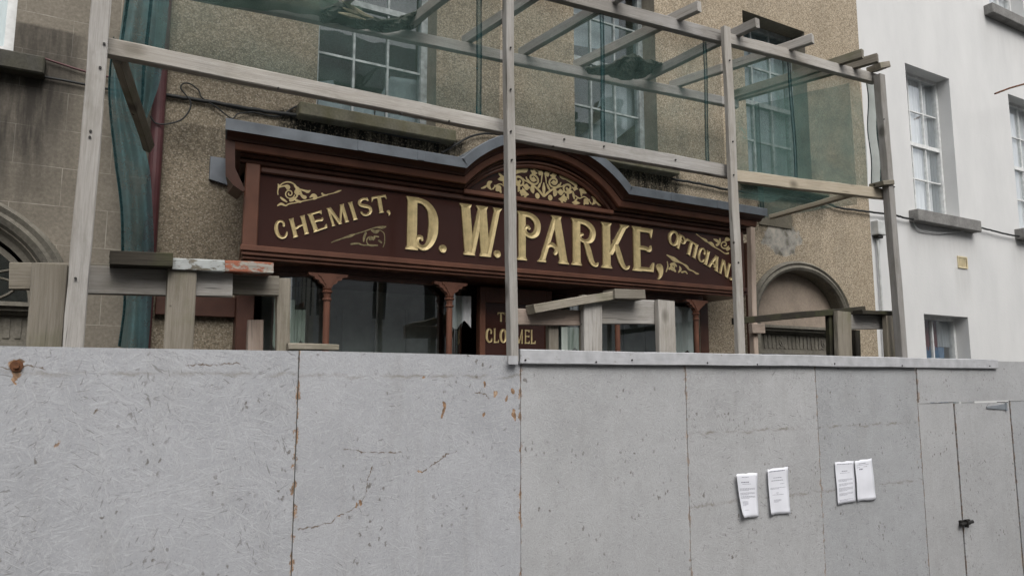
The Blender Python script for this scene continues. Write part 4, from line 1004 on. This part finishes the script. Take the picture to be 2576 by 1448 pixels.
# ------------------------------------------------------------------ timber helper: a sawn length with its grain along local x
def timber(name, p0, p1, wide, thick, mat, parent=None, face=(0, -1, 0), wobble=0.0025, seg=None):
    """p0, p1: axis ends (middle of the section). wide lies across the given facing direction"""
    p0 = Vector(p0); p1 = Vector(p1); ax = (p1-p0); L = ax.length; ax.normalize()
    fy = Vector(face); fy = (fy-ax*fy.dot(ax)).normalized(); wz = ax.cross(fy)
    n = seg or max(2, int(L/0.13)); ch = min(0.004, thick*0.15); vs = []; fs = []
    hw, ht = wide/2, thick/2
    sec = [(-hw+ch,-ht),(hw-ch,-ht),(hw,-ht+ch),(hw,ht-ch),(hw-ch,ht),(-hw+ch,ht),(-hw,ht-ch),(-hw,-ht+ch)]
    ph = random.random()*10
    for i in range(n+1):
        t = L*i/n
        oy = wobble*(math.sin(t*2.1+ph)+0.6*math.sin(t*5.3+ph*2)); oz = wobble*(math.cos(t*1.7+ph*3)+0.5*math.sin(t*6.1+ph))
        e = 0.0
        for w_, t_ in sec: vs.append((t+e+(random.uniform(-0.002, 0.002) if i in (0, n) else 0), t_+oy, w_+oz+random.uniform(-0.0016, 0.0016)))
    for i in range(n):
        for k in range(8): fs.append((i*8+k, i*8+(k+1)%8, (i+1)*8+(k+1)%8, (i+1)*8+k))
    fs.append(tuple(reversed(range(8)))); fs.append(tuple(n*8+k for k in range(8)))
    me = bpy.data.meshes.new(name); me.from_pydata(vs, [], fs); me.materials.append(M[mat] if isinstance(mat, str) else mat)
    bm = bmesh.new(); bm.from_mesh(me); bmesh.ops.recalc_face_normals(bm, faces=bm.faces); bm.to_mesh(me); bm.free()
    o = link(bpy.data.objects.new(name, me))
    rot = Matrix((ax, -fy, wz)).transposed() if ax.cross(-fy).dot(wz) > 0 else Matrix((ax, -fy, -wz)).transposed()
    o.matrix_basis = Matrix.Translation(p0) @ rot.to_4x4()
    return put(o, parent)
def plank_px(name, ua, va, ub, vb, hpx, Y, mat, parent=None, thick=0.045, vertical=False):
    """a board on the plane y = Y given the photo ends of its centre line and its photo width"""
    a = at(ua, va, Y); b = at(ub, vb, Y)
    if vertical: w = (at(ua+hpx/2, va, Y)-at(ua-hpx/2, va, Y)).length
    else: w = (at((ua+ub)/2, (va+vb)/2-hpx/2, Y)-at((ua+ub)/2, (va+vb)/2+hpx/2, Y)).length
    sh = Vector((0, thick/2, 0))
    return timber(name, a+sh, b+sh, w, thick, mat, parent)

# ------------------------------------------------------------------ canopy frame
fr = thing("canopy_frame", "grey weathered timber canopy frame of posts, rails and rafters standing over the hoarding", "timber frame", (2.6, 3.4, 0.125))
def post(ut, vt, ub, vb, wpx, Y, mat, thick=0.06, zb=None):
    a = at(ut, vt, Y); b = at(ub, vb, Y)
    w = (at(ub+wpx/2, (vb+vt)/2, Y)-at(ub-wpx/2, (vb+vt)/2, Y)).length
    if zb is not None: b = b+(b-a)*((b.z-zb)/(a.z-b.z))
    return timber("post", b+Vector((0, thick/2, 0)), a+Vector((0, thick/2, 0)), w, thick, mat, fr)
post(266, -140, 184, 868, 52, 3.318, 'timber', 0.07, 0.13)
post(1283, -120, 1294, 908, 20, 3.268, 'timber', 0.05)
p = at(1292, 905, 3.26); MB().box(p.x-0.030, p.x+0.028, 3.262, 3.267, p.z-0.022, p.z+0.022).build("post_foot", M['trim'], fr)
post(1832, 66, 1867, 888, 17, 3.318, 'timber', 0.036, 0.13)
post(2221, 186, 2277, 890, 13, 3.318, 'timber', 0.06, 0.13)
def rail(name, ua, va, ub, vb, hpx, Y, mat, thick=0.05):
    return plank_px(name, ua, va, ub, vb, hpx, Y, mat, fr, thick)
YR = 3.39
rail("lower_rail", 272, 117, 1278, 318, 38, YR, 'timber')
rail("lower_rail", 1278, 328, 1850, 434, 34, YR, 'timber')
rail("lower_rail", 1850, 440, 2232, 488, 27, YR, 'timber_beige')
a = at(1822, 92, YR); b = at(2208, 196, YR); d = (b-a)/(b.x-a.x)
a0 = at(1560, 22, YR); d0 = (a-a0)/(a.x-a0.x)
timber("upper_rail", a0-d0*(a0.x+0.1)+Vector((0,.03,0)), a+Vector((0,.03,0)), 0.085, 0.05, 'timber', fr)
timber("upper_rail", a+Vector((0,.03,0)), b+Vector((0,.03,0)), 0.08, 0.05, 'timber', fr)
# ledger near the wall, rafters from ledger to rail
YL = 4.25
lz = lambda x: 4.785+0.042*(x-1.66)
timber("ledger", (0.25, YL+.03, lz(0.25)-0.04), (4.72, YL+.03, lz(4.72)-0.04), 0.075, 0.05, 'timber', fr)
rt = lambda x: (a0+d0*(x-a0.x)).z if x < a.x else (a+d*(x-a.x)).z
for xo, xi in ((0.75, 0.62), (1.30, 1.16), (1.80, 1.64), (2.27, 2.10), (2.72, 2.56), (3.265, 3.05), (3.80, 3.70), (4.384, 4.01), (4.965, 4.66), (5.15, 4.74)):
    zo = rt(xo)+0.042+0.036; zi = lz(xi)+0.038
    dy = (YL+0.07-3.21); 
    timber("rafter", (xo, 3.235, zo-0.014), (xi, YL+0.09, zi), 0.07, 0.045, 'timber_brown' if xo > 4.9 else 'timber', fr, face=(1, 0, 0))
# nail heads where the timbers are fixed
def nail(u, v, Y, par, r=0.0055):
    p = at(u, v, Y); MB().tube([(p.x, p.y-0.0025, p.z), (p.x, p.y+0.004, p.z)], r, 8).build("nail", M['metal_dark'], par)
for u, v in ((1285,225),(1288,402),(1286,330),(1285,120),(1836,152),(1844,356),(1846,440),(1858,660),(262,110),(252,170),(228,330),(226,345),(190,700),(2224,300),(2250,470)):
    nail(u, v, 3.262 if 1200 < u < 1400 else 3.312, fr)
for u, v in ((700,222),(1010,285),(1130,305),(1420,350),(1520,368),(1700,402)): nail(u, v, 3.384, fr)
# end beams running back towards the wall at lower rail level, and the inner post
p = at(2146, 489, 3.42); q = at(1938, 546, 4.09)
timber("end_beam", p, q+Vector((0,0,0.0)), 0.036, 0.05, 'timber_beige', fr, face=(-1, 0, 0))
timber("end_beam", (0.004, 3.45, 3.885), (0.172, 4.32, 3.755), 0.055, 0.04, 'timber_brown', fr, face=(0.9, 0, -0.4))
p = at(1893, 572, 4.06); q = at(1893, 885, 4.06)
timber("inner_post", (q.x, 4.08, 0.13), (p.x, 4.08, p.z), 0.05, 0.05, 'timber_pink', fr)
timber("block", at(2198, 172, 3.36)+Vector((0,0,0)), at(2222, 168, 3.36), 0.05, 0.12, 'timber_brown', fr)
timber("block", at(2205, 465, 3.36), at(2232, 463, 3.36), 0.035, 0.12, 'timber_brown', fr)

# ------------------------------------------------------------------ debris netting
def net_sheet(name, pts_fn, nu, nv, mat, label, cat="netting", seams=(), thick=0.0, parent=None):
    vs = []; fs = []
    for i in range(nu+1):
        for j in range(nv+1): vs.append(pts_fn(i/nu, j/nv))
    for i in range(nu):
        for j in range(nv): fs.append((i*(nv+1)+j, (i+1)*(nv+1)+j, (i+1)*(nv+1)+j+1, i*(nv+1)+j+1))
    mb = MB().add(vs, fs)
    root = thing(name, label, cat, vs[0])
    mb.build("mesh_sheet", mat, root, smooth=True)
    for s in seams:
        rb = MB(); wd = abs(pts_fn(1, 0)[0]-pts_fn(0, 0)[0])+1e-6
        e = min(0.02, 0.013/wd)
        for j in range(nv):
            qs = [Vector(pts_fn(min(1, max(0, s+d_)), (j+k_)/nv))+Vector((0, -0.001, 0)) for d_, k_ in ((-e, 0), (e, 0), (e, 1), (-e, 1))]
            rb.quad(*qs)
        rb.build("seam_tape", M['net_tape'], root)
        q = MB()
        for k, du in enumerate((-e, e)):
            ps = [Vector(pts_fn(min(1, max(0, s+du)), j/nv))+Vector((0, -0.003, 0)) for j in range(nv+1)]
            q.tube(ps, 0.0042, 5)
        q.build("seam", M['net_seam'], root)
    return root
def front_net(x0, x1, zt, zb, amp, ph, y=3.45):
    def f(u, v):
        x = x0+(x1-x0)*u; z0 = zt(x); z1 = zb(x)
        return (x, y+amp*(math.sin(u*9+ph)*0.6+math.sin(u*23+ph*2+v*3)*0.4)*(0.3+0.7*math.sin(math.pi*v)), z0+(z1-z0)*v)
    return f
lrz = lambda x: 3.865 if x < 3.5 else 3.90
xs_ = [at(1205, 150, 3.45).x]
net_sheet("debris_net", front_net(0.14, 1.90, lambda x: rt(x), lrz, 0.03, 0.3), 90, 12, M['net'], "thin green debris net between the leftmost post and the centre post", seams=((xs_[0]-0.14)/1.76,))
x2 = at(1512, 150, 3.45).x; x3 = at(1775, 250, 3.45).x
net_sheet("debris_net", front_net(1.93, 3.66, lambda x: rt(x), lrz, 0.03, 1.3), 90, 12, M['net'], "thin green debris net with two dark seams, right of the centre post", seams=((x2-1.93)/1.73, (x3-1.93)/1.73))
x4 = at(1992, 300, 3.45).x
net_sheet("debris_net", front_net(3.70, 5.22, lambda x: rt(x), lambda x: 3.90-(0.16*max(0, 1-max(0, x-4.1)/0.35) if x < 4.45 else 0), 0.035, 2.1), 90, 12, M['net_side'], "green debris net in the rightmost bay of the canopy, sagging below the pale rail", seams=(0.035, (x4-3.70)/1.52))
def side_net(u, v):
    y = 3.47+(4.22-3.47)*u; z0 = 4.86+0.02*u; z1 = 3.86
    return (5.12-0.25*u+0.012*math.sin(u*11+v*2), y, z0+(z1-z0)*v)
net_sheet("debris_net", side_net, 30, 10, M['net_side'], "green debris net closing the right end of the canopy, running back to the wall", seams=(0.96,))
# rolled net edge beside the rightmost post
def roll(u, v):
    p = at(2178+14*v+30*u+1.5*math.sin(v*9), 205+260*v, 3.46)
    return (p.x, 3.46+0.03*math.sin(u*math.pi)-0.006*math.sin(v*11), p.z)
net_sheet("net_edge", roll, 10, 24, m_net("pale_net_roll", 0.72, (0.42, 0.48, 0.46), 0.3), "pale rolled edge of netting hanging beside the rightmost post", seams=(0.05, 0.9))
def swag(u, v):
    x = 0.28+1.02*u
    return (x, 4.20-0.05*math.sin(v*math.pi)-0.012*math.sin(u*31+v*4), lz(x)+0.06-(0.17-0.03*u+0.02*math.sin(u*7))*v)
net_sheet("bundled_net", swag, 50, 8, m_net("dark_bundled_net", 0.85, (0.06, 0.085, 0.065), 0.5), "dark greenish net bundled along the ledger, left of the left upstairs window")
# bunched net hanging at the left end
def drape(left, right, y0, folds, amp, dy=0.0):
    L = smooth_curve(left, 6); Rr = smooth_curve(right, 6)
    def pick(c, v):
        k = v*(len(c)-1); i = min(int(k), len(c)-2); t = k-i; return c[i]*(1-t)+c[i+1]*t
    def f(u, v):
        a = pick(L, v); b = pick(Rr, v); q = a+(b-a)*u
        y = y0+dy*v+amp*math.sin(u*folds*math.pi*2+math.sin(v*4)*1.2)+amp*0.6*math.sin(u*folds*4.3+v*6)
        p = at(q[0], q[1], y0+dy*v); return (p.x, y, p.z)
    return f
net_sheet("hanging_net", drape([(322,-60),(305,60),(296,140),(312,230),(345,320)], [(430,-60),(418,80),(405,190),(388,250),(358,330)], 4.42, 2.6, 0.022, 0.02), 46, 30, M['net_drape'], "bunched teal net hanging above, upper piece beside the maroon drainpipe", seams=(0.07, 0.6))
net_sheet("hanging_net", drape([(286,90),(272,220),(285,380),(302,520),(305,650),(310,760),(296,870)], [(300,120),(325,260),(372,400),(384,520),(388,640),(382,760),(372,890)], 4.40, 2.1, 0.022, 0.02), 44, 44, M['net_drape'], "long bunched teal net hanging from the leftmost post down behind the boards", seams=(0.05,))

# ------------------------------------------------------------------ torn tarpaulins caught on the ledger
def tarp(name, outline_top, outline_bot, y0, y1, mat, label, seed):
    T = smooth_curve(outline_top, 5); B = smooth_curve(outline_bot, 5); n = min(len(T), len(B)); rnd = random.Random(seed)
    vs = []; fs = []; nv = 7
    for i in range(n):
        for j in range(nv+1):
            v = j/nv; q = T[i]*(1-v)+B[i]*v; y = y0+(y1-y0)*v+0.05*math.sin(i*0.8+v*5)*math.sin(math.pi*v)
            p = at(q[0]+rnd.uniform(-2,2), q[1]+rnd.uniform(-2.5,2.5), y); vs.append(tuple(p))
    for i in range(n-1):
        for j in range(nv): fs.append((i*(nv+1)+j, (i+1)*(nv+1)+j, (i+1)*(nv+1)+j+1, i*(nv+1)+j+1))
    root = thing(name, label, "tarpaulin", vs[0])
    o = MB().add(vs, fs).build("cloth", mat, root)
    md = o.modifiers.new("thickness", 'SOLIDIFY'); md.thickness = 0.012
    return root
t1 = tarp("tarpaulin", [(805,20),(860,8),(905,32),(960,48),(1020,38),(1060,18),(1095,-6)], [(805,52),(860,62),(910,72),(960,78),(1010,76),(1050,62),(1096,14)], 4.12, 4.24, M['tarp'], "dirty dark tarpaulin sagging across the canopy in front of the left upstairs window", 3)
m = MB()
for pts in ([(860,2),(885,20),(915,38),(940,46)], [(850,32),(880,40),(920,50)], [(862,20),(890,32),(905,36)]):
    m.tube([at(u, v, 4.11) for u, v in pts], [0.004]+[0.016]*(len(pts)-2)+[0.004], 6)
m.build("torn_shreds", M['tarp_pale'], t1)
t2 = tarp("tarpaulin", [(1470,168),(1530,160),(1570,140),(1600,138),(1625,150),(1665,158)], [(1480,182),(1530,190),(1580,200),(1610,196),(1640,184),(1668,172)], 4.05, 4.2, M['tarp'], "small torn tarpaulin lying on the rafters in front of the middle upstairs window", 5)

# ------------------------------------------------------------------ hoarding
hd = thing("hoarding", "long grey-painted board hoarding with a cover strip and an access door", "hoarding", (3.0, H, 0.0))
def panel(name, x0, x1, z0, z1, y, th, mat, parent=hd, bend=0.0, zr=None, seg=14):
    """board with local origin at its lower left corner; slightly warped"""
    nz = 10; vs = []; fs = []; w = x1-x0; h = z1-z0; ph = random.random()*6
    zr = h if zr is None else zr-z0
    for s in (0, 1):
        for i in range(seg+1):
            for j in range(nz+1):
                x = w*i/seg; z = (h+(zr-h)*i/seg)*j/nz
                vs.append((x, s*th+bend*math.sin(i/seg*math.pi*1.3+ph)*math.sin(j/nz*math.pi*0.9+ph), z))
    N = (seg+1)*(nz+1); idx = lambda s, i, j: s*N+i*(nz+1)+j
    for i in range(seg):
        for j in range(nz):
            fs.append((idx(0,i,j), idx(0,i+1,j), idx(0,i+1,j+1), idx(0,i,j+1))); fs.append((idx(1,i,j), idx(1,i,j+1), idx(1,i+1,j+1), idx(1,i+1,j)))
        fs.append((idx(0,i,nz), idx(0,i+1,nz), idx(1,i+1,nz), idx(1,i,nz))); fs.append((idx(0,i,0), idx(1,i,0), idx(1,i+1,0), idx(0,i+1,0)))
    for j in range(nz):
        fs.append((idx(0,0,j), idx(0,0,j+1), idx(1,0,j+1), idx(1,0,j))); fs.append((idx(0,seg,j), idx(1,seg,j), idx(1,seg,j+1), idx(0,seg,j+1)))
    me = bpy.data.meshes.new(name); me.from_pydata(vs, [], fs); me.materials.append(mat)
    bm = bmesh.new(); bm.from_mesh(me); bmesh.ops.recalc_face_normals(bm, faces=bm.faces); bm.to_mesh(me); bm.free()
    o = link(bpy.data.objects.new(name, me)); o.location = (x0, y, z0); return put(o, parent)
seams_x = [-0.39, 0.788, 1.945, 3.108, 4.305, 5.48, 5.957]
panel("board", -1.57, -0.392, 0.05, 2.62, H, 0.012, M['osb'], bend=0.003)
panel("board", -0.388, 0.786, 0.05, 2.620, H+0.001, 0.012, M['osb_left'], bend=0.003, zr=2.622)
panel("board", 0.790, 1.943, 0.05, 2.624, H, 0.012, M['osb_mid'], bend=0.003, zr=2.618)
panel("board", 1.948, 3.106, 0.05, 2.60, H+0.003, 0.012, M['osb_fine'], bend=0.002)
panel("board", 3.110, 4.302, 0.05, 2.60, H+0.002, 0.012, M['osb_rows'], bend=0.002)
panel("board", 4.306, 5.476, 0.05, 2.60, H+0.003, 0.012, M['osb_rows'], bend=0.002)
panel("board", 5.480, 5.952, 0.05, 2.31, H+0.002, 0.012, M['osb_fine'], bend=0.001)
panel("head_board", 5.482, 7.6, 2.314, 2.645, H-0.005, 0.012, M['osb_fine'], bend=0.001)
dr = panel("access_door", 5.970, 6.795, 0.06, 2.298, H+0.001, 0.02, M['osb_fine'], bend=0.002)
panel("board", 6.818, 7.9, 0.05, 2.31, H+0.002, 0.012, M['osb_fine'])
panel("board", 7.904, 9.1, 0.05, 2.60, H+0.002, 0.012, M['osb_fine'])
# grey painted cover strip along the top
a = at(1310, 892, H-0.03); b = at(2512, 913, H-0.03)
timber("cover_strip", (a.x, H-0.014, a.z-0.008), (b.x, H-0.014, b.z-0.006), 0.076, 0.026, 'trim', hd, wobble=0.0012)
timber('door_post', (5.961, H+0.055, 0.13), (5.961, H+0.055, 2.3), 0.09, 0.05, 'timber_dark', hd)
timber('door_post', (6.806, H+0.055, 0.13), (6.806, H+0.055, 2.3), 0.09, 0.05, 'timber_dark', hd)
for u, v in ((1322,905),(1500,910),(1590,905),(1780,912),(1905,916),(2100,914),(2270,919),(2490,920)):
    nail(u, v, H-0.029, hd, 0.005)
# latch and hinge on the door
p = at(2427, 1313, H-0.005)
m = MB(); m.box(p.x-0.075, p.x+0.055, H-0.02, H+0.0005, p.z-0.02, p.z+0.022); m.tube([(p.x-0.095, H-0.028, p.z-0.004), (p.x+0.07, H-0.028, p.z+0.004)], 0.013, 10); m.box(p.x-0.03, p.x-0.015, H-0.045, H-0.018, p.z-0.03, p.z+0.028)
m.build("latch", M['metal_dark'], hd, bevel=0.002)
p = at(2510, 1023, H-0.004)
m = MB(); m.prism([(p.x-0.17, p.z-0.008), (p.x+0.12, p.z-0.024), (p.x+0.12, p.z+0.024), (p.x-0.17, p.z+0.008)], H-0.006, H+0.0005); m.tube([(p.x+0.128, H-0.008, p.z-0.035), (p.x+0.128, H-0.008, p.z+0.035)], 0.009, 8)
m.build("hinge", M['metal_grey'], hd)
# rusty bolt with its stain plate on the left board
p = at(42, 920, H)
m = MB(); m.lathe([(0.001, 0), (0.016, 0)], 0, 0) if False else None
m.tube([(p.x, H-0.022, p.z), (p.x, H+0.01, p.z)], 0.010, 8); m.tube([(p.x, H-0.008, p.z), (p.x, H+0.004, p.z)], 0.022, 12)
m.build("bolt", M['rust'], hd)

# ------------------------------------------------------------------ boards braced up behind the hoarding
YB = 3.46
g1 = thing("board_barrier", "rough barrier of grey boards at the left end, beside the hanging net", "timber barrier", (0.1, YB, 0.125))
def up(parent, ut, vt, ub, vb, wpx, mat, Y=YB, thick=0.04):
    a = at(ut, vt, Y); b = at(ub, vb, Y); w = (at(ub+wpx/2, (vt+vb)/2, Y)-at(ub-wpx/2, (vt+vb)/2, Y)).length
    b = b+(b-a)*((b.z-0.13)/(a.z-b.z)); sh = Vector((0, thick/2, 0))
    return timber("upright", b+sh, a+sh, w, thick, mat, parent)
up(g1, 125, 664, 110, 872, 92, 'timber_brown'); up(g1, 459, 673, 449, 875, 74, 'timber_brown'); up(g1, 714, 699, 712, 878, 34, 'timber_brown', 3.60)
plank_px("crossboard", 24, 694, 300, 697, 66, YB+0.05, 'timber_brown', g1)
plank_px("crossboard", 215, 704, 586, 714, 68, YB+0.046, 'timber', g1)
plank_px("crossboard", 560, 713, 702, 718, 50, YB+0.11, 'timber_brown', g1)
up(g1, 645, 804, 644, 872, 40, 'timber_pink', 3.7)
plank_px("low_board", 726, 870, 853, 873, 16, 3.55, 'timber_brown', g1)
def loose(name, label, ua, va, ub, vb, hpx, Y, mat, thick):
    o = plank_px(name, ua, va, ub, vb, hpx, Y, mat, None, thick); return tag(o, label, "plank")
loose("plank", "blackened plank lying on top of the left barrier by the hanging net", 277, 648, 436, 654, 36, 3.40, 'timber_dark', 0.20)
loose("plank", "plank with peeling white paint, between the blackened plank and the red one", 434, 662, 566, 668, 30, 3.44, 'plank_paint', 0.14)
loose("plank", "plank with peeling orange-red paint at the right end of the left barrier", 566, 668, 688, 673, 28, 3.45, 'plank_red', 0.13)
g2 = thing("board_barrier", "rough barrier of pale boards in front of the right bay window of the shopfront", "timber barrier", (2.7, YB, 0.125))
up(g2, 1480, 742, 1480, 880, 26, 'timber_brown', YB+0.03); up(g2, 1492, 743, 1494, 880, 46, 'timber'); up(g2, 1678, 755, 1680, 885, 42, 'timber'); up(g2, 1395, 818, 1395, 880, 24, 'timber_brown', YB+0.08)
plank_px("crossboard", 1505, 781, 1668, 786, 62, YB+0.045, 'timber', g2)
plank_px("crossboard", 1300, 797, 1470, 799, 40, YB+0.05, 'timber_pink', g2)
tag(plank_px("plank", 1345, 778, 1560, 740, 22, 3.42, 'timber_brown', None, 0.09), "long grey-brown plank sloping up on the barrier before the right bay window", "plank")
tag(plank_px("plank", 1548, 738, 1624, 740, 25, 3.40, 'timber_brown', None, 0.12), "short stub of plank on top of the barrier before the right bay window", "plank")
g3 = thing("board_barrier", "rough barrier of boards before the arched doorway, by the rightmost post", "timber barrier", (4.9, YB, 0.125))
up(g3, 2126, 783, 2129, 892, 34, 'timber_brown'); up(g3, 2098, 786, 2099, 815, 26, 'timber_dark', YB+0.06) ; up(g3, 2246, 786, 2252, 890, 34, 'timber_brown', YB-0.03); up(g3, 2160, 830, 2161, 890, 12, 'timber_dark', 3.8)
plank_px("crossboard", 2100, 807, 2238, 810, 36, YB+0.045, 'timber', g3)
tag(plank_px("plank", 1868, 806, 2178, 776, 16, 3.50, 'timber_dark', None, 0.10), "long dark plank sloping up across the arched doorway to the right-hand barrier", "plank")
tag(plank_px("plank", 2170, 784, 2258, 786, 10, 3.42, 'timber_dark', None, 0.12), "short thin dark plank lying flat on the right-hand barrier against the rightmost post", "plank")
tag(plank_px("wood_block", 1893, 827, 1925, 827, 24, 4.02, 'timber_pink', None, 0.04), "small pale wood block fixed to the inner post at the arched doorway", "wood block")

# ------------------------------------------------------------------ pipes, cables, ironwork
tag(MB().tube([(0.222, W-0.055, 0.13), (0.222, W-0.055, 4.4), (0.222, W-0.055, 9.0)], 0.036, 14).build("drainpipe", M['pipe_maroon'], smooth=False), "maroon-painted drainpipe at the joint of the grey-brown and tan houses", "drainpipe")
p = at(1879, 700, W-0.05)
tag(MB().tube([(p.x, W-0.06, 0.13), (p.x, W-0.06, 3.72)], 0.026, 12).build("drainpipe", M['brown_dark']), "thin dark brown pipe on the wall at the right end of the shopfront", "drainpipe")
def cable(label, pts, Y, r=0.009, name="cable", mat='cable', jitter=0.0):
    c = smooth_curve([(u, v) for u, v in pts], 8); rnd = random.Random(len(pts)+int(pts[0][0]))
    m = MB().tube([at(q[0]+rnd.uniform(-jitter, jitter), q[1]+rnd.uniform(-jitter, jitter), Y) for q in c], r, 6)
    return tag(m.build(name, M[mat], smooth=True), label, "cable")
cable("thick black cable along the tan wall from drainpipe to left upstairs sill", [(398,236),(440,243),(540,258),(640,276),(745,290),(860,312),(1000,340),(1145,362)], W-0.02, 0.012, jitter=1.0)
cable("thinner black cable sagging just below the thick cable on the tan wall", [(405,240),(480,250),(560,265),(650,285),(700,292),(745,268),(790,262)], W-0.015, 0.006)
cable("loose loop of thin wire above the thick cable on the tan wall", [(470,242),(455,222),(462,210),(480,212),(500,228),(508,246),(545,270),(582,298),(600,286),(640,282)], W-0.025, 0.0045)
cable("drooping loop of thin wire crossing the maroon drainpipe", [(378,292),(392,310),(420,312),(455,302),(475,280),(480,258),(470,242)], W-0.10, 0.0045)
cable("black cable on the lined wall below the left sill, running to the leftmost post", [(60,180),(110,193),(170,204),(260,222),(330,232)], W-0.02, 0.007)
cable("dark red wire on the lined wall above the black cable", [(113,148),(150,160),(225,183),(330,205)], W-0.02, 0.006, mat='pipe_maroon')
cable("black cable running across the white wall beneath the first-floor sill", [(1690,450),(1760,462),(1840,478),(2060,508),(2110,522),(2190,533),(2250,541),(2300,552),(2450,570),(2520,586),(2590,600)], W-0.03, 0.011, jitter=0.7)
cable("thin grey wire drooping below the cable on the white wall", [(2295,552),(2308,575),(2330,582),(2370,586),(2420,582),(2460,572)], W-0.01, 0.005, mat='plastic_grey')
cable("weathered cable looping over the left side of the lead-covered arch", [(1110,385),(1150,362),(1180,345),(1220,336),(1270,340)], W-0.03, 0.008)
tag(MB().tube([at(2503,236,W-0.3), at(2540,222,W-0.33), at(2600,205,W-0.36)], 0.011, 8).build("iron_rod", M['rust']), "rusty iron rod sticking out from the white wall near the right window", "rod")

# ------------------------------------------------------------------ paper notices
def notice(label, tl, tr, br, bl, lines, curl, seed):
    z = lambda x, y: at((x/4.025+2700)/1.4907, (y/4.025+1680)/1.4907, H-0.004)
    A, B, C_, D = (z(*q) for q in (tl, tr, br, bl)); rnd = random.Random(seed); nu, nv = 8, 14
    def f(u, v, lift=0.0):
        p = (A*(1-u)+B*u)*(1-v)+(D*(1-u)+C_*u)*v
        y = H-0.0065-curl*(max(0, 0.35-u)**2*5+max(0, v-0.75)**2*8*(0.5+0.5*math.sin(u*5+seed)))-0.0015*math.sin(v*8+seed)-lift
        return Vector((p.x, y, p.z+(rnd.uniform(-0.003, 0.003) if v in (0.0, 1.0) and not lift else 0)))
    root = thing("notice", label, "notice", A, "paper notices on the hoarding")
    vs = [f(i/nu, j/nv) for i in range(nu+1) for j in range(nv+1)]
    fs = [(i*(nv+1)+j, (i+1)*(nv+1)+j, (i+1)*(nv+1)+j+1, i*(nv+1)+j+1) for i in range(nu) for j in range(nv)]
    o = MB().add(vs, fs).build("sheet", M['paper'], root, smooth=True)
    o.modifiers.new("thickness", 'SOLIDIFY').thickness = 0.0006
    q = MB()
    for v, u0, u1, hh in lines:
        u = u0
        while u < u1:
            du = rnd.uniform(0.03, 0.09); e = min(u+du, u1)
            q.quad(f(u, v, 0.0012), f(e, v, 0.0012), f(e, v+hh, 0.0012), f(u, v+hh, 0.0012)); u = e+0.015
    q.build("print", M['ink'], root)
def para(v0, n, u0=0.12, u1=0.88, dv=0.022): return [(v0+i*dv, u0, u1 if i < n-1 else u0+(u1-u0)*0.6, 0.008) for i in range(n)]
notice("white notice with a curled left edge, leftmost of the four on the hoarding", (207,385), (555,365), (572,1035), (305,1035), [(0.08,.3,.6,.01),(0.19,.25,.6,.022),(0.24,.3,.7,.008)]+para(.34,3)+para(.44,3)+para(.52,3)+para(.64,5,.2,.5)+[(0.83,.25,.5,.008)], 0.028, 1)
notice("white notice with a torn lower edge, second from the left on the hoarding", (690,315), (1018,278), (1050,980), (740,1000), [(0.05,.1,.85,.02),(0.2,.3,.7,.012),(0.26,.2,.75,.012),(0.34,.6,.8,.008)]+para(.42,2,.1,.85)+[(0.53,.4,.5,.01),(0.57,.2,.75,.008)]+para(.68,3,.25,.6), 0.018, 2)
notice("white notice full of small print, left one of the touching pair", (1722,205), (2012,190), (2042,800), (1770,850), [(0.05,.1,.9,.016),(0.22,.35,.65,.016),(0.27,.25,.75,.008)]+para(.42,3)+para(.52,3)+para(.62,4)+para(.75,3)+para(.90,2), 0.006, 3)
notice("mostly blank white notice, right one of the touching pair", (2016,190), (2285,150), (2350,765), (2062,795), [(0.08,.25,.65,.016),(0.12,.1,.8,.008),(0.17,.1,.3,.008),(0.21,.25,.45,.03),(0.17,.5,.7,.01)], 0.012, 4)

# ------------------------------------------------------------------ houses across the street (seen only as reflections in the panes)
def opp(x0, x1, h, rise, mat, label, wx):
    t = thing("street_house", label, "house", ((x0+x1)/2, -10, 0))
    MB().box(x0, x1, -18.0, -10.0, 0.0, h).build("wall", M[mat], t)
    roof(x0, x1, -18.0, -10.0, h+0.002, rise, t)
    for x in (x0+0.8, x1-0.8): MB().box(x-0.45, x+0.45, -14.4, -13.6, h+rise*0.6, h+rise+1.2).build("chimney", M['brick'], t)
    for k in range(wx):
        xc = x0+(x1-x0)*(k+0.5)/wx
        for z in (1.0, 4.0, 6.9, 9.0):
            if z+1.7 > h: continue
            w = MB().box(xc-0.5, xc+0.5, -10.0, -9.97, z, z+1.6).build("window", M['frame_white'], t)
            MB().box(xc-0.43, xc+0.43, -9.975, -9.965, z+0.07, z+1.53).build("pane", M['metal_dark'], w)
opp(-22, -9, 8.5, 2.6, 'palegrey', "tall pale grey house across the street, far left of the row", 3)
opp(-9, 1.5, 8.0, 2.4, 'cream', "cream house across the street, left of the white one", 3)
opp(1.5, 12, 10.8, 3.6, 'white', "white house across the street facing the shopfront", 3)
opp(12, 19, 9.6, 3.4, 'white', "white house across the street beside the gap", 2)
opp(23, 38, 6.6, 2.2, 'palegrey', "pale grey house across the street beyond the gap on the right", 4)

# ------------------------------------------------------------------ group phrases shared by repeats
for o in list(scene.objects):
    if o.parent is None and "category" in o and "group" not in o:
        base = o.name.split(".")[0]
        g = {"debris_net": "debris nets on the canopy", "hanging_net": "bunched nets at the left end", "board_barrier": "board barriers behind the hoarding", "plank": "loose planks on the barriers", "tarpaulin": "tarpaulins on the canopy", "street_house": "houses across the street", "cable": "cables along the walls", "drainpipe": "drainpipes on the walls"}.get(base)
        if g: o["group"] = g
